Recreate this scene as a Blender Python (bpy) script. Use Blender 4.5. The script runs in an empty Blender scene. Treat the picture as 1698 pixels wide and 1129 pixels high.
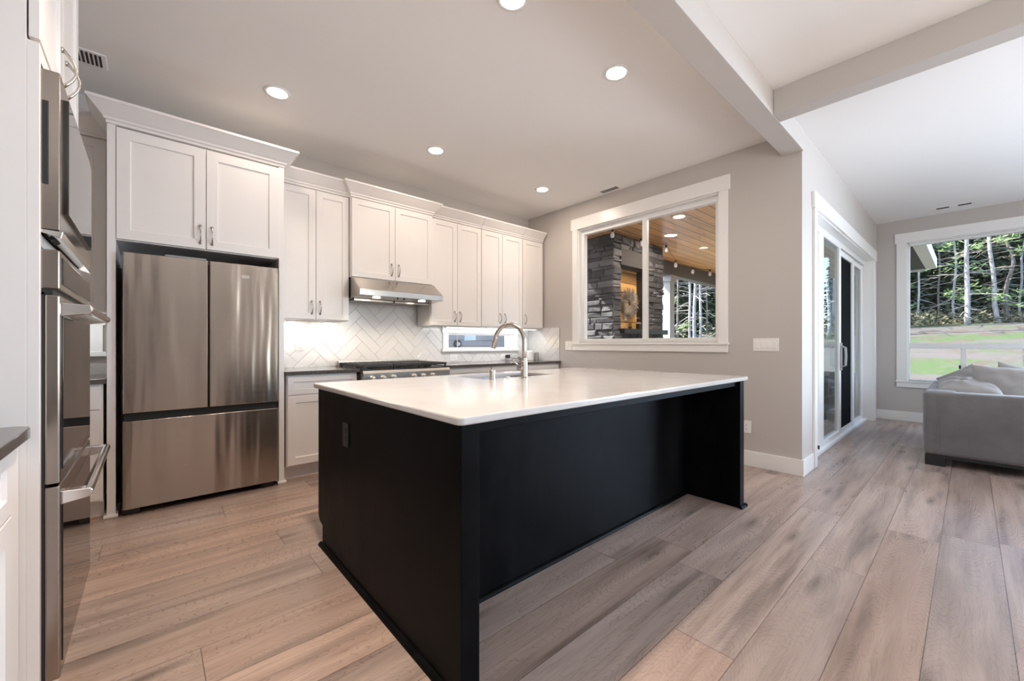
import bpy, bmesh, math, random
from mathutils import Vector, Matrix, noise

scene = bpy.context.scene
COL = scene.collection
random.seed(7)
PI = math.pi

# ------------------------------------------------------------------ camera
cam_d = bpy.data.cameras.new('camera')
cam = bpy.data.objects.new('camera', cam_d)
COL.objects.link(cam)
cam.location = (0, 0, 1.14)
cam.rotation_euler = (PI / 2, 0, math.radians(48.4 - 90))
cam_d.sensor_width = 36.0
cam_d.lens = 36.0 * 675.0 / 1698.0
cam_d.shift_y = 6.5 / 1698.0
cam_d.clip_start = 0.02
cam_d.clip_end = 300
scene.camera = cam

# ------------------------------------------------------------------ view, world, sun, big lights
vs = scene.view_settings
vs.view_transform = 'Standard'
vs.look = 'None'
vs.gamma = 1.0
vs.exposure = 0.58
vs.use_curve_mapping = False
scene.cycles.max_bounces = 10
scene.cycles.diffuse_bounces = 6
scene.cycles.glossy_bounces = 5
scene.cycles.transparent_max_bounces = 12
scene.cycles.sample_clamp_indirect = 6.0
scene.cycles.caustics_reflective = False
scene.cycles.caustics_refractive = False
scene.cycles.use_denoising = True

world = bpy.data.worlds.new('sky')
scene.world = world
world.use_nodes = True
wn = world.node_tree
sky = wn.nodes.new('ShaderNodeTexSky')
sky.sky_type = 'NISHITA'
sky.sun_disc = False
sky.sun_elevation = math.radians(47)
sky.sun_rotation = math.radians(-20)
sky.air_density = 1.0
sky.dust_density = 1.5
wn.links.new(sky.outputs[0], wn.nodes['Background'].inputs[0])
wn.nodes['Background'].inputs[1].default_value = 0.85


def lamp(name, kind, loc, energy, color=(1, 1, 1), direction=None, **kw):
    d = bpy.data.lights.new(name, kind)
    d.energy = energy
    d.color = color
    for k, v in kw.items():
        setattr(d, k, v)
    o = bpy.data.objects.new(name, d)
    COL.objects.link(o)
    o.location = loc
    if direction is not None:
        o.rotation_euler = Vector(direction).to_track_quat('-Z', 'Y').to_euler()
    return o


SUN_DIR = Vector((-0.35, 1.0, 1.17))
lamp('sun', 'SUN', (0, 0, 20), 15.0, (1.0, 0.95, 0.88), -SUN_DIR, angle=math.radians(0.6))
# unseen fill lamps added behind and beside the camera to brighten the room
lamp('great_room_fill', 'AREA', (3.85, -4.62, 1.45), 72, (1.0, 0.97, 0.94), (-.2, 1, 1.0), shape='RECTANGLE', size=2.1, size_y=2.3, spread=math.radians(125))
lamp('side_up_fill', 'AREA', (8.62, -3.3, 1.60), 90, (0.68, 0.83, 1.0), (-1, 0.15, 0.95), shape='RECTANGLE', size=1.8, size_y=2.0, spread=math.radians(125))  # cool fill added out of view, tilted up at the ceiling

lamp('left_up_fill', 'AREA', (-0.80, -2.4, 1.5), 50, (1.0, 0.96, 0.92), (1, .45, 1.0), shape='RECTANGLE', size=2.2, size_y=1.6, spread=math.radians(125))  # fill added out of view at the left wall, which has no window

lamp('side_blue_fill', 'AREA', (8.60, -3.3, 1.60), 150, (0.58, 0.76, 1.0), (-1, .40, -.38), shape='RECTANGLE', size=1.8, size_y=2.0, spread=math.radians(110))  # blue fill added out of view to cool the floor on the right

# ------------------------------------------------------------------ materials


def srgb(r, g, b):
    def f(c):
        c /= 255.0
        return c / 12.92 if c <= 0.04045 else ((c + 0.055) / 1.055) ** 2.4
    return (f(r), f(g), f(b), 1.0)


class NT:
    """small node-building helper"""
    def __init__(self, name):
        self.m = bpy.data.materials.new(name)
        self.m.use_nodes = True
        self.t = self.m.node_tree
        self.b = self.t.nodes['Principled BSDF']

    def n(self, typ, **kw):
        nd = self.t.nodes.new(typ)
        for k, v in kw.items():
            if k.startswith('i_'):
                key = k[2:]
                key = int(key) if key.isdigit() else key.replace('_', ' ')
                self.set(nd.inputs[key], v)
            else:
                setattr(nd, k, v)
        return nd

    def set(self, sock, v):
        if isinstance(v, bpy.types.NodeSocket):
            self.t.links.new(v, sock)
        else:
            sock.default_value = v

    def math(self, op, a, b=None, c=None, clamp=False):
        nd = self.t.nodes.new('ShaderNodeMath')
        nd.operation = op
        nd.use_clamp = clamp
        for i, v in enumerate((a, b, c)):
            if v is not None:
                self.set(nd.inputs[i], v)
        return nd.outputs[0]

    def mix(self, fac, a, b, mode='MIX'):
        nd = self.t.nodes.new('ShaderNodeMix')
        nd.data_type = 'RGBA'
        nd.blend_type = mode
        self.set(nd.inputs[0], fac)
        self.set(nd.inputs[6], a)
        self.set(nd.inputs[7], b)
        return nd.outputs[2]

    def ramp(self, fac, stops):
        nd = self.t.nodes.new('ShaderNodeValToRGB')
        els = nd.color_ramp.elements
        while len(els) < len(stops):
            els.new(0.5)
        for e, (p, c) in zip(els, stops):
            e.position = p
            e.color = c if len(c) == 4 else (*c, 1)
        self.set(nd.inputs[0], fac)
        return nd.outputs[0]

    def coord(self, kind='Object'):
        return self.t.nodes.new('ShaderNodeTexCoord').outputs[kind]

    def mapping(self, vec, scale=(1, 1, 1), loc=(0, 0, 0), rot=(0, 0, 0)):
        nd = self.t.nodes.new('ShaderNodeMapping')
        self.set(nd.inputs[0], vec)
        nd.inputs['Scale'].default_value = scale
        nd.inputs['Location'].default_value = loc
        nd.inputs['Rotation'].default_value = rot
        return nd.outputs[0]

    def noise(self, vec, scale=5, detail=3, rough=0.5, dist=0.0):
        nd = self.t.nodes.new('ShaderNodeTexNoise')
        self.set(nd.inputs['Vector'], vec)
        nd.inputs['Scale'].default_value = scale
        nd.inputs['Detail'].default_value = detail
        nd.inputs['Roughness'].default_value = rough
        nd.inputs['Distortion'].default_value = dist
        return nd.outputs[0]

    def bump(self, h, strength=0.1, dist=0.01):
        nd = self.t.nodes.new('ShaderNodeBump')
        nd.inputs['Strength'].default_value = strength
        nd.inputs['Distance'].default_value = dist
        self.set(nd.inputs['Height'], h)
        self.t.links.new(nd.outputs[0], self.b.inputs['Normal'])

    def p(self, **kw):
        names = dict(color='Base Color', rough='Roughness', metal='Metallic', spec='Specular IOR Level', coat='Coat Weight', coatr='Coat Roughness',
                     aniso='Anisotropic', sheen='Sheen Weight', ec='Emission Color', es='Emission Strength', ior='IOR', trans='Transmission Weight',
                     sss='Subsurface Weight', arot='Anisotropic Rotation')
        for k, v in kw.items():
            self.set(self.b.inputs[names[k]], v)
        return self


def plain(name, color, rough=0.5, metal=0.0, bump=None, var=0.0, **kw):
    t = NT(name)
    co = t.coord()
    if var:
        nz = t.noise(co, 3.0, 3)
        c2 = tuple(min(1, c * (1 + var)) for c in color[:3]) + (1,)
        c1 = tuple(c * (1 - var) for c in color[:3]) + (1,)
        color = t.ramp(nz, [(0.3, c1), (0.7, c2)])
    t.p(color=color, rough=rough, metal=metal, **kw)
    if bump:
        t.bump(t.noise(co, bump[0], 3), bump[1], bump[2] if len(bump) > 2 else 0.002)
    return t.m


def emit(name, color, strength):
    t = NT(name)
    t.p(color=(0.8, 0.8, 0.8, 1), ec=color, es=strength)
    return t.m


M = {}
M['wall'] = plain('greige wall paint', (0.54, 0.508, 0.478, 1), 0.55, bump=(120, 0.06, 0.001), var=0.01)
M['ceiling'] = plain('white ceiling paint', (0.89, 0.88, 0.865, 1), 0.7, bump=(90, 0.08, 0.001))
M['cab'] = plain('white cabinet lacquer', (0.77, 0.735, 0.705, 1), 0.32, var=0.01)
M['trim'] = plain('white trim paint', (0.86, 0.855, 0.84, 1), 0.30)
M['vinyl'] = plain('white vinyl', (0.84, 0.85, 0.85, 1), 0.35)
M['plate'] = plain('white plastic', (0.86, 0.85, 0.83, 1), 0.3)
M['dark'] = plain('black cavity', (0.012, 0.012, 0.012, 1), 0.6)
M['blackplastic'] = plain('black plastic', (0.015, 0.015, 0.016, 1), 0.28)
M['blackglass'] = plain('black oven glass', (0.012, 0.011, 0.011, 1), 0.04, spec=0.6)
M['screen'] = plain('dark insect screen', (0.008, 0.009, 0.010, 1), 0.9, spec=0.05)
M['nickel'] = plain('brushed nickel', (0.50, 0.465, 0.425, 1), 0.25, 1.0)
M['chrome'] = plain('polished metal', (0.80, 0.77, 0.73, 1), 0.12, 1.0)
M['iron'] = plain('cast iron', (0.02, 0.019, 0.018, 1), 0.5)
M['grey'] = plain('grey plastic', (0.30, 0.30, 0.30, 1), 0.4)
M['lens'] = emit('lamp lens', (1.0, 0.93, 0.84, 1), 9.0)
M['lensdim'] = emit('warm lamp lens', (1.0, 0.82, 0.60, 1), 2.5)
M['bulb'] = plain('clear bulb', (0.75, 0.78, 0.82, 1), 0.1)
M['siding'] = plain('blue grey siding', (0.19, 0.192, 0.185, 1), 0.6)
M['darkwood'] = plain('black stained wood', (0.008, 0.008, 0.009, 1), 0.35, bump=(60, 0.1, 0.001))
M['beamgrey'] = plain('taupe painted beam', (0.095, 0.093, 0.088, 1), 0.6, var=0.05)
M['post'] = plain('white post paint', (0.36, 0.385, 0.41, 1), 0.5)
M['soffit'] = plain('shade-dark soffit', (0.03, 0.035, 0.035, 1), 0.7)  # near-black colour stands in for the shade under the eave
M['concrete'] = plain('patio concrete', (0.55, 0.55, 0.55, 1), 0.8, bump=(20, 0.2), var=0.12)
M['palegravel'] = plain('pale gravel', (0.55, 0.54, 0.52, 1), 0.9, bump=(40, 0.4), var=0.15)
M['lintel'] = plain('cast stone lintel', (0.040, 0.040, 0.039, 1), 0.8, bump=(30, 0.3), var=0.2)
M['wreath'] = plain('dried grey twigs', (0.30, 0.27, 0.23, 1), 0.8, var=0.3)
M['yellow'] = plain('yellow green leaves', (0.45, 0.40, 0.06, 1), 0.6)


def m_island():
    t = NT('black island paint')
    co = t.coord()
    n1 = t.noise(t.mapping(co, (3, 3, 1.4)), 2.2, 5, 0.6)
    n2 = t.noise(t.mapping(co, (40, 40, 3)), 2.0, 3)
    t.p(color=t.ramp(n1, [(0.35, (0.0028, 0.0028, 0.003)), (0.75, (0.008, 0.008, 0.0085))]), rough=t.math('ADD', t.math('MULTIPLY', n1, 0.25), 0.26), spec=0.05)
    t.bump(n2, 0.06, 0.001)
    return t.m


def m_quartz():
    t = NT('white quartz')
    co = t.coord()
    v = t.noise(co, 6, 6, 0.6)
    t.p(color=t.ramp(v, [(0.3, (0.56, 0.54, 0.525)), (0.7, (0.61, 0.59, 0.575))]), rough=0.13, spec=0.55)
    return t.m


def m_darkcounter():
    t = NT('dark brown quartz')
    co = t.coord()
    v = t.noise(co, 60, 4, 0.6)
    t.p(color=t.ramp(v, [(0.3, (0.055, 0.047, 0.042)), (0.7, (0.11, 0.096, 0.088))]), rough=0.12, spec=0.6)
    return t.m


def m_steel(name, warp=0.0, rough=0.2, col=(0.60, 0.565, 0.53), vertical=False, aniso=0.0, arot=0.0):
    t = NT(name)
    co = t.coord()
    fine = t.noise(t.mapping(co, (300, 300, 4) if vertical else (4, 4, 300)), 1.0, 2)
    r = t.math('ADD', t.math('MULTIPLY', fine, 0.10), rough - 0.05)
    t.p(color=(*col, 1), metal=1.0, rough=r)
    if aniso:
        tg = t.n('ShaderNodeTangent', direction_type='RADIAL', axis='Z')
        t.p(aniso=aniso, arot=arot)
        t.set(t.b.inputs['Tangent'], tg.outputs[0])
    if warp:
        w = t.noise(t.mapping(co, (6.0, 6.0, 0.55)), 1.0, 2, 0.45)
        t.bump(w, warp, 0.05)
    return t.m


def m_glass(name, tint=(1, 1, 1), refl=1.0):
    m = bpy.data.materials.new(name)
    m.use_nodes = True
    t = m.node_tree
    t.nodes.remove(t.nodes['Principled BSDF'])
    tr = t.nodes.new('ShaderNodeBsdfTransparent')
    tr.inputs[0].default_value = (*tint, 1)
    gl = t.nodes.new('ShaderNodeBsdfGlossy')
    gl.inputs['Roughness'].default_value = 0.0
    fr = t.nodes.new('ShaderNodeFresnel')
    fr.inputs[0].default_value = 1.45
    mu = t.nodes.new('ShaderNodeMath')
    mu.operation = 'MULTIPLY'
    mu.inputs[1].default_value = refl
    mx = t.nodes.new('ShaderNodeMixShader')
    t.links.new(fr.outputs[0], mu.inputs[0])
    t.links.new(mu.outputs[0], mx.inputs[0])
    t.links.new(tr.outputs[0], mx.inputs[1])
    t.links.new(gl.outputs[0], mx.inputs[2])
    t.links.new(mx.outputs[0], t.nodes['Material Output'].inputs[0])
    return m


def m_floor():
    t = NT('grey brown oak planks')
    co = t.coord()
    sp = t.n('ShaderNodeSeparateXYZ', i_0=co)
    x, y = sp.outputs[0], sp.outputs[1]
    W, L = 0.2255, 1.85
    yr = t.math('DIVIDE', t.math('SUBTRACT', y, 0.341), W)
    row = t.math('FLOOR', yr)
    fy = t.math('FRACT', yr)
    wn1 = t.n('ShaderNodeTexWhiteNoise', noise_dimensions='1D', i_W=row)
    xo = t.math('ADD', t.math('DIVIDE', x, L), t.math('MULTIPLY', wn1.outputs[0], 1.0))
    xi = t.math('FLOOR', xo)
    fx = t.math('FRACT', xo)
    idv = t.n('ShaderNodeCombineXYZ', i_0=row, i_1=xi)
    wn2 = t.n('ShaderNodeTexWhiteNoise', noise_dimensions='2D', i_Vector=idv.outputs[0])
    rnd = wn2.outputs[0]
    rcol = t.n('ShaderNodeSeparateColor', i_0=wn2.outputs[1])
    # per-plank shifted coordinates
    off = t.n('ShaderNodeVectorMath', operation='SCALE')
    t.set(off.inputs[0], wn2.outputs[1])
    off.inputs['Scale'].default_value = 37.0
    pc = t.n('ShaderNodeVectorMath', operation='ADD')
    t.set(pc.inputs[0], co)
    t.set(pc.inputs[1], off.outputs[0])
    v = pc.outputs[0]
    # knots: voronoi distance stretched along the board bends the grain
    vk = t.n('ShaderNodeTexVoronoi', voronoi_dimensions='2D', i_Vector=t.mapping(v, (0.95, 4.6, 1)), i_Scale=1.0)
    kd = vk.outputs['Distance']
    low = t.noise(t.mapping(v, (0.30, 5.0, 1)), 1.0, 1, 0.4)
    # cathedral grain: iso-lines of a smooth height field
    field = t.math('ADD', t.math('MULTIPLY', low, 1.5), t.math('MULTIPLY', kd, 0.8))
    field = t.math('ADD', field, t.math('MULTIPLY', t.noise(t.mapping(v, (2.0, 16.0, 1)), 1.0, 3, 0.6), 0.16))
    rings = t.math('SINE', t.math('MULTIPLY', field, 210.0))
    rings = t.math('MULTIPLY', t.math('ADD', rings, 1.0), 0.5)
    rmask = t.ramp(t.noise(t.mapping(v, (0.6, 3.0, 1), (4, 2, 0)), 1.0, 2), [(0.42, (0, 0, 0)), (0.62, (1, 1, 1))])
    fine = t.noise(t.mapping(v, (5.0, 130.0, 1)), 1.0, 4, 0.65)
    mid = t.noise(t.mapping(v, (0.8, 11.0, 1)), 1.0, 5, 0.62, 0.4)
    knot = t.math('SUBTRACT', 1.0, t.math('DIVIDE', kd, 0.17), clamp=True)
    knot = t.math('MULTIPLY', knot, t.math('GREATER_THAN', t.n('ShaderNodeSeparateColor', i_0=vk.outputs['Color']).outputs[0], 0.45))
    base = t.ramp(mid, [(0.27, (0.160, 0.114, 0.092)), (0.42, (0.335, 0.242, 0.196)), (0.60, (0.435, 0.322, 0.264)), (0.8, (0.525, 0.402, 0.335))])
    base = t.mix(t.math('MULTIPLY', t.math('SUBTRACT', 1.0, rings), t.math('MULTIPLY', rmask, 0.085)), base, (0.13, 0.094, 0.072, 1))
    base = t.mix(t.math('MULTIPLY', t.math('GREATER_THAN', fine, 0.56), 0.20), base, (0.12, 0.09, 0.07, 1))
    smud = t.ramp(t.noise(t.mapping(v, (1.1, 9.0, 1), (11, 5, 0)), 1.0, 3, 0.55), [(0.56, (0, 0, 0)), (0.72, (1, 1, 1))])
    base = t.mix(t.math('MULTIPLY', smud, 0.55), base, (0.135, 0.110, 0.098, 1))
    base = t.mix(t.math('MULTIPLY', t.math('POWER', knot, 1.3), 0.75), base, (0.065, 0.046, 0.036, 1))
    tone = t.math('ADD', 0.86, t.math('MULTIPLY', rnd, 0.26))
    hsv = t.n('ShaderNodeHueSaturation', i_Value=tone, i_Color=base, i_Saturation=t.math('ADD', 0.8, t.math('MULTIPLY', rcol.outputs[1], 0.3)))
    # joints
    gy = t.math('MINIMUM', fy, t.math('SUBTRACT', 1.0, fy))
    gx = t.math('MINIMUM', fx, t.math('SUBTRACT', 1.0, fx))
    seam = t.math('MAXIMUM', t.math('LESS_THAN', gy, 0.007), t.math('LESS_THAN', gx, 0.0009))
    colr = t.mix(t.math('MULTIPLY', seam, 0.75), hsv.outputs[0], (0.05, 0.036, 0.028, 1))
    rough = t.math('ADD', 0.27, t.math('MULTIPLY', t.math('SUBTRACT', 1.0, rings), 0.08))
    t.p(color=colr, rough=rough, spec=0.5)
    h = t.math('SUBTRACT', t.math('MULTIPLY', fine, 0.4), t.math('MULTIPLY', seam, 1.5))
    t.bump(h, 0.12, 0.0015)
    return t.m


def m_pine():
    t = NT('knotty pine boards')
    co = t.coord()
    sp = t.n('ShaderNodeSeparateXYZ', i_0=co)
    x, y, z = sp.outputs
    yr = t.math('DIVIDE', t.math('ADD', y, t.math('MULTIPLY', z, 1.0)), 0.15)
    row = t.math('FLOOR', yr)
    fy = t.math('FRACT', yr)
    wn1 = t.n('ShaderNodeTexWhiteNoise', noise_dimensions='1D', i_W=row)
    off = t.n('ShaderNodeCombineXYZ', i_0=t.math('MULTIPLY', wn1.outputs[0], 31.0))
    pc = t.n('ShaderNodeVectorMath', operation='ADD')
    t.set(pc.inputs[0], co)
    t.set(pc.inputs[1], off.outputs[0])
    g = t.noise(t.mapping(pc.outputs[0], (1.5, 14, 14)), 1.0, 4, 0.6, 0.8)
    vk = t.n('ShaderNodeTexVoronoi', voronoi_dimensions='3D', i_Vector=t.mapping(pc.outputs[0], (2.2, 6.5, 6.5)), i_Scale=1.0)
    knot = t.math('SUBTRACT', 1.0, t.math('DIVIDE', vk.outputs['Distance'], 0.16), clamp=True)
    c = t.ramp(g, [(0.3, (0.54, 0.29, 0.095)), (0.7, (0.76, 0.47, 0.175))])
    c = t.mix(t.math('MULTIPLY', knot, 0.8), c, (0.13, 0.055, 0.02, 1))
    hsv = t.n('ShaderNodeHueSaturation', i_Value=t.math('ADD', 0.85, t.math('MULTIPLY', wn1.outputs[0], 0.3)), i_Color=c)
    seam = t.math('LESS_THAN', t.math('MINIMUM', fy, t.math('SUBTRACT', 1.0, fy)), 0.045)
    c = t.mix(t.math('MULTIPLY', seam, 0.85), hsv.outputs[0], (0.05, 0.024, 0.01, 1))
    t.p(color=c, rough=0.28)
    t.bump(t.math('SUBTRACT', 1.0, seam), 0.4, 0.004)
    return t.m


def m_stone():
    t = NT('split ledge stone')
    g = t.t.nodes.new('ShaderNodeNewGeometry')
    co = t.coord()
    n1 = t.noise(co, 14, 5, 0.65)
    c = t.ramp(g.outputs['Random Per Island'], [(0.0, (0.045, 0.048, 0.054)), (0.6, (0.10, 0.105, 0.115)), (1.0, (0.22, 0.225, 0.235))])
    c = t.mix(t.math('MULTIPLY', n1, 0.6), c, (0.04, 0.042, 0.046, 1))
    t.p(color=c, rough=0.85)
    t.bump(n1, 0.8, 0.02)
    return t.m


def m_fabric(name, c1, c2):
    t = NT(name)
    co = t.coord()
    n1 = t.noise(co, 4, 4, 0.6)
    n2 = t.noise(co, 350, 2)
    t.p(color=t.ramp(n1, [(0.3, c1), (0.7, c2)]), rough=0.9, sheen=0.35)
    t.bump(t.math('ADD', t.math('MULTIPLY', n2, 0.15), n1), 0.25, 0.006)
    return t.m


def m_bark(name, c1, c2, c3):
    t = NT(name)
    co = t.coord()
    n1 = t.noise(t.mapping(co, (6, 6, 2.2)), 1.5, 5, 0.7)
    t.p(color=t.ramp(n1, [(0.32, c3), (0.45, c1), (0.7, c2)]), rough=0.85)
    t.bump(n1, 0.5, 0.02)
    return t.m


def m_leaf(name, c1, c2):
    t = NT(name)
    g = t.t.nodes.new('ShaderNodeNewGeometry')
    t.p(color=t.ramp(g.outputs['Random Per Island'], [(0.0, c1), (1.0, c2)]), rough=0.7)
    return t.m


def m_ground():
    t = NT('grass and gravel ground')
    co = t.coord()
    n1 = t.noise(t.mapping(co, (1, 0.45, 1)), 0.55, 4, 0.6)
    n2 = t.noise(co, 7, 5, 0.7)
    n3 = t.noise(co, 30, 3, 0.7)
    grass = t.ramp(n2, [(0.3, (0.016, 0.036, 0.006)), (0.7, (0.042, 0.072, 0.012))])
    grav = t.ramp(n3, [(0.3, (0.036, 0.030, 0.026)), (0.7, (0.076, 0.068, 0.061))])
    dirt = t.ramp(n2, [(0.3, (0.032, 0.022, 0.014)), (0.7, (0.068, 0.052, 0.036))])
    c = t.mix(t.ramp(n1, [(0.50, (0, 0, 0)), (0.58, (1, 1, 1))]), grav, grass)
    c = t.mix(t.ramp(t.noise(co, 0.9, 4, 0.6), [(0.52, (0, 0, 0)), (0.62, (1, 1, 1))]), c, dirt)
    t.p(color=c, rough=0.9)
    t.bump(n3, 0.5, 0.03)
    return t.m


def m_tile():
    t = NT('glossy white relief tile')
    g = t.t.nodes.new('ShaderNodeNewGeometry')
    co = t.coord()
    t.p(color=t.ramp(g.outputs['Random Per Island'], [(0, (0.765, 0.745, 0.73)), (1, (0.785, 0.765, 0.75))]), rough=0.16, spec=0.45)
    t.bump(t.noise(co, 9, 2), 0.12, 0.02)
    return t.m


M['island'] = m_island()
M['quartz'] = m_quartz()
M['darkcounter'] = m_darkcounter()
M['fridge'] = m_steel('brushed fridge steel', warp=0.30, rough=0.22, col=(0.44, 0.385, 0.34), aniso=0.85, arot=0.25)
M['steel'] = m_steel('brushed steel', rough=0.17, col=(0.46, 0.43, 0.40))
M['rangesteel'] = m_steel('satin range steel', rough=0.34, col=(0.56, 0.53, 0.50))
M['ovensteel'] = m_steel('warm oven steel', rough=0.2, col=(0.32, 0.275, 0.24))
M['sink'] = m_steel('sink steel', rough=0.28, col=(0.62, 0.59, 0.56))
M['glass'] = m_glass('window glass', (1, 1, 1), 0.35)
M['doorglass'] = m_glass('tinted door glass', (0.80, 0.87, 0.90), 0.30)
M['floor'] = m_floor()
M['pine'] = m_pine()
M['stone'] = m_stone()
M['sofa'] = m_fabric('taupe grey upholstery', (0.105, 0.097, 0.096), (0.15, 0.138, 0.136))
M['pillow'] = m_fabric('pale taupe pillow cloth', (0.25, 0.235, 0.228), (0.32, 0.30, 0.29))
M['palebark'] = m_bark('pale alder bark', (0.20, 0.195, 0.19), (0.32, 0.315, 0.305), (0.07, 0.065, 0.06))
M['greybark'] = m_bark('grey bark', (0.08, 0.07, 0.06), (0.16, 0.145, 0.13), (0.03, 0.026, 0.023))
M['twig'] = plain('dead pale twigs', (0.20, 0.18, 0.155, 1), 0.85, var=0.2)
M['needle'] = m_leaf('dark conifer needles', (0.010, 0.022, 0.010), (0.060, 0.098, 0.034))
M['leaf'] = m_leaf('light green needles', (0.030, 0.07, 0.020), (0.14, 0.23, 0.06))
M['brush'] = m_leaf('forest undergrowth', (0.03, 0.03, 0.015), (0.16, 0.15, 0.06))
M['ground'] = m_ground()
M['tile'] = m_tile()

# ------------------------------------------------------------------ object helpers
OFF = {}


class MB:
    """collects shapes into one mesh, in world coordinates"""
    def __init__(self):
        self.bm = bmesh.new()

    def box(self, x0, x1, y0, y1, z0, z1):
        x0, x1 = sorted((x0, x1)); y0, y1 = sorted((y0, y1)); z0, z1 = sorted((z0, z1))
        v = [self.bm.verts.new(p) for p in ((x0, y0, z0), (x1, y0, z0), (x1, y1, z0), (x0, y1, z0), (x0, y0, z1), (x1, y0, z1), (x1, y1, z1), (x0, y1, z1))]
        for f in ((0, 3, 2, 1), (4, 5, 6, 7), (0, 1, 5, 4), (1, 2, 6, 5), (2, 3, 7, 6), (3, 0, 4, 7)):
            self.bm.faces.new([v[i] for i in f])
        return self

    def prism(self, pts, axis, a, b):
        """extrude a 2D polygon between a and b along axis; pts give the two other coordinates in xyz order"""
        def mk(p, t):
            return {'x': (t, p[0], p[1]), 'y': (p[0], t, p[1]), 'z': (p[0], p[1], t)}[axis]
        A = [self.bm.verts.new(mk(p, a)) for p in pts]
        B = [self.bm.verts.new(mk(p, b)) for p in pts]
        n = len(pts)
        for i in range(n):
            self.bm.faces.new((A[i], A[(i + 1) % n], B[(i + 1) % n], B[i]))
        self.bm.faces.new(A[::-1])
        self.bm.faces.new(B)
        return self

    def tube(self, pts, r, seg=10, caps=True):
        pts = [Vector(p) for p in pts]
        rs = r if isinstance(r, (list, tuple)) else [r] * len(pts)
        rings = []
        up = None
        for i, p in enumerate(pts):
            d = (pts[min(i + 1, len(pts) - 1)] - pts[max(i - 1, 0)]).normalized()
            if up is None:
                up = d.orthogonal().normalized()
            else:
                up = (up - d * up.dot(d))
                up = up.normalized() if up.length > 1e-6 else d.orthogonal().normalized()
            w = d.cross(up)
            rings.append([self.bm.verts.new(p + (up * math.cos(2 * PI * k / seg) + w * math.sin(2 * PI * k / seg)) * rs[i]) for k in range(seg)])
        for a, b in zip(rings, rings[1:]):
            for k in range(seg):
                self.bm.faces.new((a[k], a[(k + 1) % seg], b[(k + 1) % seg], b[k]))
        if caps:
            self.bm.faces.new(rings[0][::-1])
            self.bm.faces.new(rings[-1])
        return self

    def lathe(self, prof, c, seg=28, axis='z', sign=1):
        """profile of (radius, height) pairs turned about an axis through c"""
        rings = []
        for r, h in prof:
            ring = []
            for k in range(seg):
                a = 2 * PI * k / seg
                u, w = r * math.cos(a), r * math.sin(a)
                p = {'z': (u, w, h * sign), 'y': (u, h * sign, w), 'x': (h * sign, u, w)}[axis]
                ring.append(self.bm.verts.new((c[0] + p[0], c[1] + p[1], c[2] + p[2])))
            rings.append(ring)
        for a, b in zip(rings, rings[1:]):
            for k in range(seg):
                self.bm.faces.new((a[k], a[(k + 1) % seg], b[(k + 1) % seg], b[k]))
        self.bm.faces.new(rings[0][::-1])
        self.bm.faces.new(rings[-1])
        return self

    def quad(self, a, b, c, d):
        self.bm.faces.new([self.bm.verts.new(p) for p in (a, b, c, d)])
        return self

    def shaker(self, u0, u1, v0, v1, face, normal, thick=0.02, rail=0.062, recess=0.009):
        """framed door leaf with a sunken panel; face = coordinate of its front; normal '-y' '+x' '+y' '-x'"""
        def mk(u, v, d):
            if normal == '-y':
                return (u, face + d, v)
            if normal == '+y':
                return (u, face - d, v)
            if normal == '+x':
                return (face - d, u, v)
            return (face + d, u, v)
        def loop(ins, d):
            return [self.bm.verts.new(mk(u, v, d)) for u, v in ((u0 + ins, v0 + ins), (u1 - ins, v0 + ins), (u1 - ins, v1 - ins), (u0 + ins, v1 - ins))]
        loops = [loop(0, thick), loop(0, 0.0015), loop(0.0015, 0), loop(rail, 0), loop(rail + 0.004, recess)]
        for a, b in zip(loops, loops[1:]):
            for k in range(4):
                self.bm.faces.new((a[k], a[(k + 1) % 4], b[(k + 1) % 4], b[k]))
        self.bm.faces.new(loops[0][::-1])
        self.bm.faces.new(loops[-1])
        return self

    def crown(self, x0, x1, yb, yf, prof, sides=(True, True)):
        """moulding round the left, front and right of a cabinet; prof = (overhang, z) pairs"""
        loops = []
        for o, z in prof:
            a = x0 - (o if sides[0] else 0)
            b = x1 + (o if sides[1] else 0)
            loops.append([self.bm.verts.new(p) for p in ((a, yb, z), (a, yf - o, z), (b, yf - o, z), (b, yb, z))])
        for a, b in zip(loops, loops[1:]):
            for k in range(4):
                self.bm.faces.new((a[k], a[(k + 1) % 4], b[(k + 1) % 4], b[k]))
        self.bm.faces.new(loops[0][::-1])
        self.bm.faces.new(loops[-1])
        return self

    def build(self, name, mat, parent=None, bevel=0.0, seg=2, smooth=False, origin=None):
        bmesh.ops.recalc_face_normals(self.bm, faces=self.bm.faces)
        me = bpy.data.meshes.new(name)
        if parent is not None:
            off = OFF[parent.name]
        elif origin is not None:
            off = Vector(origin)
        else:
            off = Vector((0, 0, 0))
        if off.length:
            bmesh.ops.translate(self.bm, verts=self.bm.verts, vec=-off)
        self.bm.to_mesh(me)
        self.bm.free()
        me.materials.append(mat)
        o = bpy.data.objects.new(name, me)
        COL.objects.link(o)
        OFF[o.name] = off.copy()
        if parent is not None:
            o.parent = parent
        else:
            o.location = off
        if smooth:
            for p in me.polygons:
                p.use_smooth = True
        if bevel:
            b = o.modifiers.new('edge', 'BEVEL')
            b.width = bevel
            b.segments = seg
            b.limit_method = 'ANGLE'
            b.angle_limit = math.radians(40)
        return o


def tag(o, label=None, cat=None, group=None, kind=None):
    if label:
        o['label'] = label
    if cat:
        o['category'] = cat
    if group:
        o['group'] = group
    if kind:
        o['kind'] = kind
    return o


def thing(name, label, cat, loc, group=None, kind=None):
    o = bpy.data.objects.new(name, None)
    o.empty_display_size = 0.1
    COL.objects.link(o)
    o.location = loc
    OFF[o.name] = Vector(loc)
    return tag(o, label, cat, group, kind)


KIDS = {}


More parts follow.
